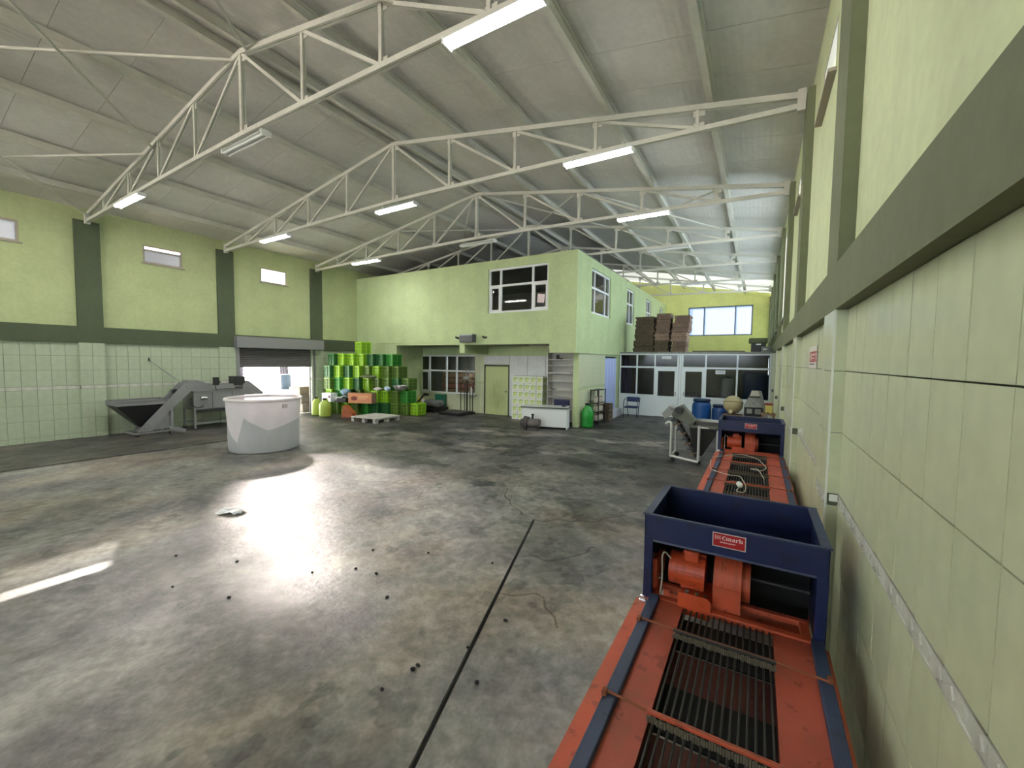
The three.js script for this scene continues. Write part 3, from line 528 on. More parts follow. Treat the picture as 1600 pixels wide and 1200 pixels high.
  part('switch_box', [rbox(0.045, 0.02, 0.03, 0.004, -0.465, D + 0.02, 0.10), box(0.032, 0.028, 0.02, -0.467, D + 0.035, 0.095)], M.chrome, t, 'small steel latch');
  return t;
}
const sizer = makeSizer('near orange sizing machine with deep blue hopper and red name plate');
{ const c = sizer.clone(); c.name = numbered('sizing_machine'); c.userData = { ...sizer.userData, label: 'farther orange and blue sizing machine with a pale cable on its deck' }; c.position.set(-0.062, 0, -8.06); scene.add(c); }
{
  const Y = 0.812, t = thing('power_cable', 'pale power cable with a white plug, curled on the farther orange machine', 'cable');
  part('cord', tube([[-0.56, Y, -7.18], [-0.41, Y, -7.36], [-0.163, Y + 0.03, -7.5], [0.06, Y + 0.03, -7.25], [0.163, Y, -6.87], [0.10, Y, -6.62], [-0.03, Y, -6.66]], 0.0052, 60), M.cable, t);
  part('cord', tube([[-0.56, Y, -6.95], [-0.505, Y, -6.35], [-0.265, Y + 0.02, -6.05], [-0.14, Y + 0.02, -6.06], [-0.068, Y, -5.72], [-0.074, Y, -5.4], [-0.158, Y, -5.4], [-0.13, Y, -5.6]], 0.0052, 60), M.cable, t);
  part('cord', tube([[-0.033, Y, -6.66], [0.06, Y + 0.02, -6.6], [0.131, Y, -6.17]], 0.0052, 24), M.cable, t);
  part('plug', [put(lathe([[0, 0], [0.02, 0], [0.032, 0.03], [0.03, 0.07], [0.012, 0.1], [0, 0.1]], 20), -0.114, Y + 0.012, -5.60, -1.4, 0.4)], std([0.8, 0.8, 0.76], 0.4), t);
}

// ───────────────────────── the big plastic tub ─────────────────────────
{
  const t = thing('round_tub', 'large white round plastic tub, its lower half painted grey for shade', 'tub', [-10.76, 0, -5.74]);
  const tubShade = makeTex(1024, 256, (u, v) => {  // jagged shade edge and grey lower half painted into the colour
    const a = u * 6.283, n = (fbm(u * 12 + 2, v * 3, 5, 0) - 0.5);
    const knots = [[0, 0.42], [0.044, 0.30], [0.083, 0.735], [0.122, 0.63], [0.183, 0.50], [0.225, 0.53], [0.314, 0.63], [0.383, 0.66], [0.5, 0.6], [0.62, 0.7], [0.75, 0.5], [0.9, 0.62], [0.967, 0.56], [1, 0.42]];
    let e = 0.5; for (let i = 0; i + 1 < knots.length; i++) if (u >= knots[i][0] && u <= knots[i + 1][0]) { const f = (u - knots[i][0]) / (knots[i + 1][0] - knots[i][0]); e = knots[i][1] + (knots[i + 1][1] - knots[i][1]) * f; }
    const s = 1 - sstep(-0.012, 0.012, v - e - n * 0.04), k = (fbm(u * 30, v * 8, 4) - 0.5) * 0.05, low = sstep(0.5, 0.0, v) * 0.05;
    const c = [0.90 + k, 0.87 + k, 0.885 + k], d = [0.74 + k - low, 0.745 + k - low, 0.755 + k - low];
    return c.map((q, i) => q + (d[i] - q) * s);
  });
  tubShade.wrapS = THREE.RepeatWrapping; tubShade.wrapT = THREE.ClampToEdgeWrapping;
  const pl = new THREE.MeshPhysicalMaterial({ color: 0xffffff, map: tubShade, roughness: 0.42, transmission: 0.08, thickness: 0 });
  const pts = []; for (let i = 0; i <= 14; i++) { const y = i / 14; pts.push([0.775 + 0.045 * y + 0.006 * Math.sin(y * 9), 0.02 + 1.23 * y]); }
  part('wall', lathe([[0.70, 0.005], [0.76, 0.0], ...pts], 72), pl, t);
  part('floor', cyl(0.76, 0.76, 0.02, 0, 0.02, 0, 0, 0, 48), std([0.5, 0.5, 0.5], 0.6), t);
  part('rim', new THREE.TorusGeometry(0.835, 0.032, 12, 72).rotateX(Math.PI / 2).scale(1, 1.15, 1).translate(0, 1.27, 0), std([0.72, 0.66, 0.67], 0.45), t, 'rolled pinkish-white rim');
  part('bracket', [rbox(0.03, 0.10, 0.12, 0.006, 0.83, 1.12, -0.05)], std([0.5, 0.45, 0.45], 0.5), t);
}

// ───────────────────────── grey steel machines by the left wall ─────────────────────────
{ // inclined elevator: local x runs along the wall (away from the camera), y up, z towards the hall
  const t = thing('hopper_elevator', 'grey steel hopper with inclined elevator, standing against the left tiled wall', 'elevator', [-15.45, 0, -4.09], Math.PI / 2);
  part('hopper_band', [box(1.24, 0.13, 0.012, 0.62, 0.97, 0.42), box(1.24, 0.13, 0.012, 0.62, 0.97, -0.42), box(0.012, 0.13, 0.84, 0.006, 0.97, 0), box(0.012, 0.13, 0.84, 1.234, 0.97, 0), box(1.26, 0.012, 0.05, 0.62, 1.035, 0.43), box(1.26, 0.012, 0.05, 0.62, 1.035, -0.43)], M.inox, t);
  const fun = new THREE.BufferGeometry(), T = [[0.0, 0.905, 0.42], [1.24, 0.905, 0.42], [1.24, 0.905, -0.42], [0, 0.905, -0.42]], B = [[0.55, 0.26, 0.13], [0.78, 0.26, 0.13], [0.78, 0.26, -0.13], [0.55, 0.26, -0.13]], q = [];
  for (let i = 0; i < 4; i++) { const j = (i + 1) % 4; q.push(...T[i], ...B[i], ...B[j], ...T[i], ...B[j], ...T[j]); }
  fun.setAttribute('position', new THREE.Float32BufferAttribute(q, 3)); fun.computeVertexNormals();
  part('funnel', metric(fun), M.inoxDark, t, 'dark steel funnel under the tray');
  for (const s of [-1, 1]) part('conveyor_side', plate([[0.42, 0.14], [0.75, 0.14], [1.16, 0.66], [1.75, 1.27], [1.78, 1.40], [1.66, 1.5], [1.56, 1.5], [1.18, 1.06], [0.62, 0.42]], 0.014).translate(0, 0, s * 0.2 + 0.25), M.inox, t);
  part('belt', [bar([0.6, 0.24, 0.25], [1.68, 1.42, 0.25], 0.38, 0.03)], M.rubber, t);
  for (let i = 0; i < 9; i++) part('cleat', bar([0.66 + i * 0.115, 0.33 + i * 0.126, 0.08], [0.66 + i * 0.115, 0.33 + i * 0.126, 0.42], 0.05, 0.012), M.rubber, t);
  part('lower_cover', plate([[0.38, 0.16], [1.2, 0.16], [1.2, 0.86], [0.78, 0.5]], 0.02).translate(0, 0, 0.40), M.inox, t);
  part('leg', [box(0.06, 0.86, 0.05, 1.22, 0.43, 0.44)], M.inox, t); part('leg', [box(0.06, 0.86, 0.05, 1.22, 0.43, -0.3)], M.inox, t);
  part('base_frame', [box(0.95, 0.05, 0.05, 0.82, 0.10, 0.42), box(0.95, 0.05, 0.05, 0.82, 0.10, -0.3), box(0.05, 0.05, 0.76, 0.36, 0.10, 0.06)], M.inox, t);
  part('discharge_chute', [box(0.36, 0.012, 0.26, 1.26, 0.12, 0.66, 0.4, 0, -0.35), box(0.36, 0.09, 0.012, 1.26, 0.15, 0.79, 0, 0, -0.35), box(0.36, 0.09, 0.012, 1.26, 0.17, 0.53, 0, 0, -0.35)], M.inox, t);
  part('bearing', [cyl(0.045, 0.045, 0.05, 0.62, 0.27, 0.45, Math.PI / 2, 0), rbox(0.14, 0.07, 0.03, 0.01, 0.62, 0.27, 0.425)], M.chrome, t); part('bearing', [cyl(0.035, 0.035, 0.05, 1.64, 1.38, 0.47, Math.PI / 2, 0)], M.chrome, t);
  part('head_motor', [cyl(0.08, 0.08, 0.2, 1.45, 1.22, 0, Math.PI / 2, 0)], M.inoxDark, t);
  for (const x of [0.42, 1.2]) { const c = part('caster', cyl(0.05, 0.05, 0.03, x, 0.05, 0.40, Math.PI / 2, 0), M.rubber, t); part('fork', box(0.06, 0.05, 0.05, x, 0.085, 0.40), M.inox, c); }
  part('lever', rod([1.62, 1.5, 0.1], [1.1, 2.05, -0.2], 0.008), M.inox, t);
}
{
  const t = thing('steel_sorter', 'long grey steel sorting machine with a control box, behind the white tub', 'sorting machine', [-15.5, 0, -5.92], Math.PI / 2);
  part('body', [rbox(1.5, 0.56, 0.78, 0.012, 0.75, 0.92, 0), box(1.5, 0.02, 0.84, 0.75, 1.21, 0)], M.inox, t);
  for (const x of [0.52, 1.1]) part('body_seam', box(0.012, 0.5, 0.006, x, 0.92, 0.394), M.inoxDark, t);
  part('inlet_hood', plate([[-0.03, 1.22], [0.52, 1.22], [1.5, 1.30], [1.5, 1.40], [0.55, 1.42], [0.2, 1.56], [-0.03, 1.56]], 0.5).translate(0, 0, -0.05), M.inox, t);
  for (const x of [0.03, 1.47]) for (const s of [-1, 1]) { const l = part('leg', box(0.05, 0.66, 0.05, x, 0.37, s * 0.36), M.inox, t); part('caster', cyl(0.05, 0.05, 0.04, x, 0.05, s * 0.36, Math.PI / 2, 0), M.rubber, l); }
  part('stretcher', [box(1.45, 0.04, 0.03, 0.75, 0.2, 0.36)], M.inox, t); part('stretcher', [box(1.45, 0.04, 0.03, 0.75, 0.2, -0.36)], M.inox, t);
  part('under_panel', box(1.4, 0.1, 0.02, 0.75, 0.58, 0.37), M.inoxDark, t);
  part('control_box', [rbox(0.15, 0.26, 0.1, 0.01, 0.62, 1.52, 0.42)], M.black, t, 'black control box on an arm'); part('control_arm', tube([[0.62, 1.40, 0.42], [0.6, 1.3, 0.41], [0.66, 1.22, 0.38]], 0.012), M.black, t);
  part('gear_motor', [cyl(0.055, 0.055, 0.16, 0.25, 1.0, 0.46, 0, Math.PI / 2), cyl(0.07, 0.07, 0.06, 0.25, 1.0, 0.43, Math.PI / 2, 0)], M.chrome, t);
  part('hose', tube([[-0.03, 1.0, 0.30], [-0.06, 0.78, 0.44], [0.1, 0.70, 0.46], [0.25, 0.74, 0.42]], 0.014), M.rubber, t);
  part('hose', tube([[0.86, 0.55, 0.42], [0.95, 0.42, 0.46], [0.96, 0.15, 0.5], [1.1, 0.03, 0.62], [1.5, 0.025, 0.75]], 0.016, 40), M.rubber, t); part('hose', tube([[1.25, 0.5, 0.42], [1.15, 0.36, 0.46], [0.98, 0.30, 0.46]], 0.016), M.rubber, t);
  part('outlet_chute', [plate([[1.5, 1.36], [1.66, 1.5], [1.74, 1.46], [2.2, 1.05], [2.16, 1.0], [1.5, 1.0]], 0.56)], M.inox, t);
  part('outlet_box', rbox(0.34, 0.3, 0.4, 0.01, 1.42, 1.5, 0.05), M.inoxDark, t);
}

// ───────────────────────── roller shutter in the left wall ─────────────────────────
{
  const d = shell('door_2', [XLW, 0, 0]);
  const slats = 10, h = 0.072; for (let i = 0; i < slats; i++) part('slat', plate([[0, 0], [0.010, 0.004], [0.034, 0.018], [0.036, h * 0.55], [0.012, h - 0.006], [0, h]], DOOR_Z1 - DOOR_Z0 - 0.04).translate(0.0, 1.99 + i * h, (DOOR_Z0 + DOOR_Z1) / 2), M.shutter, d);
  part('bottom_bar', rbox(0.05, 0.06, DOOR_Z1 - DOOR_Z0 - 0.04, 0.008, 0.012, 1.965, (DOOR_Z0 + DOOR_Z1) / 2), M.shutter, d);
  part('shutter_box', rbox(0.42, 0.40, 3.42, 0.015, 0.12, 2.85, -9.30), M.shutterBox, d, 'grey sheet-metal shutter housing');
  part('guide', rbox(0.14, 2.66, 0.11, 0.006, 0.05, 1.33, DOOR_Z1 + 0.03), M.shutterBox, d); part('guide', rbox(0.14, 2.66, 0.09, 0.006, 0.05, 1.33, DOOR_Z0 - 0.02), M.shutter, d);
  part('reveal', [span(-0.22, -0.002, 0, 2.7, DOOR_Z0 - 0.03, DOOR_Z0)], M.trimWhite, d);
}
// ───────────────────────── outside ─────────────────────────
{
  const og = shell('ground_outside'); part('paving', [span(-70, XLW - 0.2, -0.3, -0.03, -60, ZFRONT + 0.2), span(-70, 40, -0.3, -0.05, ZFRONT + 0.2, 90)], M.concreteOut, og);
  const w = shell('wall_outside'); part('wall_panel', [span(-17.3, XLW - 0.2, -0.05, 3.2, -11.3, -11.02)], std([0.42, 0.36, 0.25], 0.9, { map: paintTex }), w);
  for (let i = 0; i < 2; i++) for (let j = 0; j < 4; j++) part('tile', box(0.4, 0.44, 0.012, -16.7 - i * 0.42, 0.3 + j * 0.46, -11.012), std([0.36, 0.31, 0.22], 0.5), w);
  const can = shell('added_sun_canopy'); part('added_canopy_roof', span(-23.5, XLW - 0.2, 3.3, 3.4, -14.6, -6.6), M.roofBack, can); for (const z of [-14.4, -6.8]) part('added_canopy_post', box(0.12, 3.35, 0.12, -23.3, 1.65, z), M.roofBack, can);  // unseen canopy added to keep sun out of the shutter opening
  const names = ['leftmost', 'second', 'third', 'fourth', 'fifth', 'sixth', 'rightmost'];
  const bark = std([0.012, 0.011, 0.016], 0.95), leaf = std([0.02, 0.03, 0.012], 0.9);
  for (let i = 0; i < 7; i++) {
    const x = -32 - (i % 3) * 3.4, z = -13.6 - i * 1.75, t = thing('orchard_tree', `${names[i]} of the tree trunks outside, seen beneath the half-raised roller shutter`, 'tree', [x, -0.03, z]);
    part('trunk', [tube([[0, 0, 0], [0.05, 1.2, 0.03], [-0.06, 2.6, 0.08]], 0.13), tube([[-0.02, 2.0, 0.05], [0.5, 3.0, 0.3], [0.9, 3.8, 0.5]], 0.07), tube([[-0.02, 2.0, 0.05], [-0.5, 3.1, -0.3], [-0.9, 3.9, -0.3]], 0.07)], bark, t);
    const lv = new THREE.IcosahedronGeometry(0.9, 3), p = lv.attributes.position; for (let k = 0; k < p.count; k++) { const n = 0.75 + 0.5 * vnoise(p.getX(k) * 2.3 + i * 9 + 50, p.getY(k) * 2.3 + p.getZ(k) * 1.7 + 50); p.setXYZ(k, p.getX(k) * n, p.getY(k) * n * 0.75 + 4.0, p.getZ(k) * n); } lv.computeVertexNormals();
    part('crown', lv, leaf, t);
  }
  const pop = thing('added_blocker_tree', 'tall slim tree added outside to block the sun from one left window', 'tree', [-16.2 - 9.9 * 4, -0.03, winZ(2) - 4.45 * 4]);  // tree added to keep the sharp sun out of one left window
  part('trunk', cyl(0.2, 0.34, 20, 0, 10, 0), bark, pop); const cr = new THREE.CapsuleGeometry(0.8, 11, 10, 24), cp = cr.attributes.position; for (let k = 0; k < cp.count; k++) { const n = 0.88 + 0.24 * vnoise(cp.getX(k) * 3 + 20, cp.getY(k) * 1.5 + cp.getZ(k) * 3 + 30); cp.setXYZ(k, cp.getX(k) * n, cp.getY(k) + 26.5, cp.getZ(k) * n); } cr.computeVertexNormals(); part('crown', cr, leaf, pop);
  solo('water_drum', 'bright blue drum standing among the trees outside the shutter', 'drum', [lathe([[0, 0], [0.3, 0], [0.34, 0.08], [0.34, 1.05], [0.3, 1.12], [0, 1.14]])], std([0.002, 0.012, 0.024], 0.8), [-30.0, -0.03, -17.6]);
  for (let i = 0; i < 3; i++) solo('stone_block', ['lowest pale block stacked outside the shutter, right of the tub', 'middle pale block stacked outside the shutter', 'topmost pale block stacked outside the shutter, by the cream wall'][i], 'block', rbox(0.62, 0.36, 0.5, 0.03), std([0.34, 0.30, 0.25], 0.9, { map: wornTex }), [-16.95 - i * 0.1, 0.15 + i * 0.365, -10.72 + i * 0.04], 0.1 * i);
}

// ───────────────────────── stack of green crates by the shop front ─────────────────────────
const crateMats = { lime: std([0.17, 0.34, 0.012], 0.55), green: std([0.007, 0.08, 0.02], 0.6), olive: std([0.065, 0.125, 0.016], 0.65), mid: std([0.018, 0.17, 0.018], 0.6) };
const crateWord = { lime: 'lime green', green: 'dark green', olive: 'olive green', mid: 'leaf green' };
function makeCrate(kind) {              // upright crate, near right corner at the local origin
  const W = 0.355, H = 0.5, D = 0.52, t = thing('plastic_crate', 'plastic crate', 'crate'), m = crateMats[kind];
  const g = [span(-W, 0, 0.01, 0.025, -D, 0), span(-W, 0, 0.012, H - 0.03, -0.01, -0.002), span(-W, 0, 0.012, H - 0.03, -D + 0.002, -D + 0.01), span(-0.01, -0.002, 0.012, H - 0.03, -D, 0), span(-W + 0.002, -W + 0.01, 0.012, H - 0.03, -D, 0)];
  part('body', g, m, t);
  const rimMat = std([Math.min(0.6, m.color.r * 1.7 + 0.02), Math.min(0.7, m.color.g * 1.7 + 0.03), m.color.b * 1.6], 0.5);
  part('rim', [rbox(W + 0.01, 0.05, 0.03, 0.005, -W / 2, H - 0.028, 0.0), rbox(W + 0.01, 0.045, 0.022, 0.005, -W / 2, H - 0.025, -D), rbox(0.022, 0.045, D, 0.005, 0.0, H - 0.025, -D / 2), rbox(0.022, 0.045, D, 0.005, -W, H - 0.025, -D / 2)], rimMat, t);
  const ribs = []; for (const f of [0.04, 0.5, 0.96]) { ribs.push(box(0.026, H - 0.06, 0.022, -W * f, H / 2 - 0.01, 0.003)); ribs.push(box(0.022, H - 0.06, 0.026, 0.003, H / 2 - 0.01, -D * f)); } for (const y of [0.035, 0.2, 0.34]) { ribs.push(box(W, 0.012, 0.012, -W / 2, y, 0.002)); ribs.push(box(0.012, 0.012, D, 0.002, y, -D / 2)); }
  part('ribs', ribs, rimMat, t).userData.kind = 'stuff'; part('handle_slot', [box(0.11, 0.03, 0.006, -W / 2, H - 0.1, 0.002)], M.dark, t);
  return t;
}
{
  const protos = {}, words = ['first', 'second', 'third', 'fourth', 'fifth', 'sixth', 'seventh', 'eighth', 'ninth', 'tenth'], rowWord = ['bottom row', 'second row', 'third row', 'fourth row', 'fifth row', 'top'];
  // rows: [first place along the stack, kinds from left to right, how far the row stands back]
  const rows = [[-1, ['mid', 'olive', 'lime', 'olive', 'mid', 'green', 'green', 'olive', 'olive', 'lime'], 0], [-1, ['lime', 'mid', 'green', 'olive', 'lime', 'lime', 'lime', 'olive', 'mid'], 0.02], [-1, ['olive', 'mid', 'lime', 'green', 'lime', 'olive', 'olive', 'green', 'olive'], 0.3], [-1, ['green', 'lime', 'green', 'lime', 'olive', 'lime', 'olive', 'olive'], 0.32], [-0.6, ['green', 'lime', 'lime', 'lime', 'green', 'green', 'mid'], 0.36], [2.2, ['lime'], 0.4]];
  rows.forEach(([i0, kinds, back], r) => kinds.forEach((kind, n) => {
    const i = i0 + n, back2 = r === 1 && i < 4 ? 0.5 : back, label = r === 5 ? 'lime green plastic crate alone on top of the crate stack' : `${crateWord[kind]} plastic crate, ${words[n]} from left in the ${rowWord[r]} of the crate stack`;
    let c; if (!protos[kind]) c = protos[kind] = makeCrate(kind); else { c = protos[kind].clone(); c.name = numbered('plastic_crate'); scene.add(c); }
    c.position.set(-14.80 + 0.372 * i - back2 * 0.55, 0.502 * r, -10.82 - 0.19 * i - back2 * 0.75); c.rotation.y = rr(-0.03, 0.03); tag(c, label, 'crate', 'stacked green crates');
  }));
}
// things standing and lying round the crates
function jug(label, x, z, h, r, mat) {
  const t = thing('jug', label, 'jug', [x, 0, z]);
  part('body', lathe([[0, 0], [r * 0.92, 0], [r, 0.03], [r * 0.98, h * 0.25], [r, h * 0.5], [r * 0.97, h * 0.68], [r * 0.55, h * 0.84], [r * 0.36, h * 0.88], [r * 0.36, h * 0.94], [0, h * 0.94]]), mat, t);
  const rings = []; for (const y of [0.12, 0.25, 0.38, 0.5]) rings.push(new THREE.TorusGeometry(r * 0.99, 0.008, 8, 40).rotateX(Math.PI / 2).translate(0, y * h, 0)); part('ring', rings, mat, t).userData.kind = 'stuff';
  part('cap', cyl(r * 0.42, r * 0.42, h * 0.07, 0, h * 0.955, 0), M.dark, t); part('handle', tube([[r * 0.3, h * 0.93, 0], [r * 0.75, h * 0.95, 0], [r * 0.8, h * 0.72, 0]], 0.014), mat, t);
}
const jugLime = std([0.36, 0.46, 0.07], 0.4);
jug('left one of two yellow-green plastic jugs by the shutter', -15.30, -10.22, 0.74, 0.19, jugLime); jug('right one of two yellow-green plastic jugs, before the crates', -14.72, -10.2, 0.72, 0.225, jugLime);
jug('bright green plastic jug standing right of the white counter', -5.07, -13.72, 0.84, 0.21, std([0.015, 0.26, 0.03], 0.35));
{
  const b = thing('fruit_carton', 'orange-brown fruit carton laid on the crates above the pallet', 'carton', [-13.8, 0.505, -11.25], 0.32);
  const pr = canvasTex(256, 128, (c, w, h) => { c.fillStyle = '#c98a62'; c.fillRect(0, 0, w, h); c.fillStyle = '#7c3f3a'; c.beginPath(); c.ellipse(64, 66, 34, 28, 0, 0, 7); c.fill(); c.fillStyle = '#e2b08a'; c.fillRect(112, 34, 110, 14); c.fillRect(112, 62, 84, 10); c.fillStyle = '#8d4b36'; c.beginPath(); c.arc(56, 58, 12, 0, 7); c.fill(); });
  part('body', new THREE.BoxGeometry(1.05, 0.40, 0.36).translate(0, 0.2, 0), std('#ffffff', 0.85, { map: pr }), b); part('flap', [box(1.05, 0.012, 0.16, 0, 0.41, 0.1, -0.15), box(0.02, 0.4, 0.36, 0.53, 0.2, 0)], std([0.30, 0.17, 0.12], 0.9), b);
}
{
  const b = thing('white_box', 'white box with a dark label, set on the crates behind the jugs', 'box', [-15.30, 0.505, -10.82], 0.1);
  part('body', rbox(0.52, 0.36, 0.34, 0.01, 0, 0.18, 0), M.whitePaint, b); part('print', box(0.12, 0.12, 0.004, 0.16, 0.22, 0.172), std([0.15, 0.1, 0.1], 0.8), b);
  const k = thing('crate_tray', 'black folded tray lying on the crates behind the jugs', 'tray', [-14.62, 0.505, -11.0], 0.3);
  part('base', [rbox(0.42, 0.03, 0.36, 0.01, 0, 0.016, 0), box(0.42, 0.16, 0.014, 0, 0.1, 0.18), box(0.014, 0.16, 0.36, 0.21, 0.1, 0)], M.black, k); part('sheet', [box(0.4, 0.01, 0.3, -0.05, 0.24, 0, 0.25, 0, 0.3), box(0.3, 0.01, 0.26, 0.12, 0.22, 0.02, -0.3, 0.4, -0.2)], std([0.6, 0.62, 0.62], 0.5), k);
  const bag = new THREE.IcosahedronGeometry(0.17, 4), p = bag.attributes.position; for (let i = 0; i < p.count; i++) { const n = 0.8 + 0.4 * vnoise(p.getX(i) * 14 + 9, p.getY(i) * 14 + p.getZ(i) * 9 + 9); p.setXYZ(i, p.getX(i) * n, p.getY(i) * n * 0.8, p.getZ(i) * n); } bag.computeVertexNormals();
  solo('plastic_bag', 'crumpled white plastic bag behind the right yellow-green jug', 'bag', bag.clone().scale(0.75, 0.75, 0.75), std([0.75, 0.76, 0.75], 0.5), [-14.94, 0.61, -10.98]);
  solo('blue_rag', 'pale blue rag bundled on the crates left of the stack', 'rag', bag.clone().scale(1.1, 1.0, 1.0), std([0.22, 0.34, 0.42], 0.9), [-14.5, 0.93, -10.98]);
  solo('grey_pouch', 'light blue pouch lying on the second crate row, beside the bowl', 'pouch', bag.clone().scale(0.9, 0.7, 0.7), std([0.38, 0.5, 0.58], 0.7), [-12.95, 1.09, -11.8]);
  solo('crumpled_foil', 'crumpled grey foil lying on the second crate row', 'foil', bag.clone().scale(1.2, 0.5, 0.8), std([0.5, 0.48, 0.44], 0.5), [-13.3, 1.07, -11.62]);
  const bowl = thing('metal_bowl', 'shiny grey bowl standing on the second crate row, right end', 'bowl', [-12.45, 1.005, -12.05]);
  part('bowl', lathe([[0, 0.01], [0.16, 0.0], [0.24, 0.05], [0.29, 0.16], [0.31, 0.22], [0.30, 0.22], [0.23, 0.06], [0, 0.03]]), M.chrome, bowl); part('rim', new THREE.TorusGeometry(0.305, 0.012, 8, 40).rotateX(Math.PI / 2).translate(0, 0.22, 0), M.chrome, bowl);
  solo('dark_cloth', 'dark grey cloth draped over the fourth crate row', 'cloth', bag.clone().scale(2.4, 0.55, 1.2), std([0.10, 0.13, 0.06], 0.95), [-13.7, 1.57, -11.5]);
  const fl = thing('orange_wedge', 'worn orange tapered bin leaning at the foot of the crates', 'bin', [-13.75, 0, -10.6], 0.4);
  part('body', [plate([[-0.28, 0], [0.26, 0], [0.18, 0.18], [-0.12, 0.46], [-0.2, 0.44]], 0.34, 0.01)], std([0.46, 0.12, 0.035], 0.6, { map: dustTex }), fl); part('lip', rod([-0.16, 0.45, -0.17], [-0.16, 0.45, 0.17], 0.02), std([0.35, 0.09, 0.03], 0.6), fl);
}
{ // white pallet
  const p = thing('pallet', 'white plastic pallet lying on the floor before the crates', 'pallet', [-12.2, 0, -10.55], 0.04), m = std([0.62, 0.60, 0.55], 0.6, { map: wornTex });
  for (let i = 0; i < 7; i++) part('deck_board', rbox(1.3, 0.03, 0.13, 0.006, 0, 0.165, -0.54 + i * 0.18), m, p);
  for (const x of [-0.55, 0, 0.55]) { part('runner', rbox(0.12, 0.03, 1.2, 0.006, x, 0.135, 0), m, p); for (const z of [-0.53, 0, 0.53]) part('block', rbox(0.14, 0.12, 0.14, 0.008, x, 0.06, z), m, p); }
}
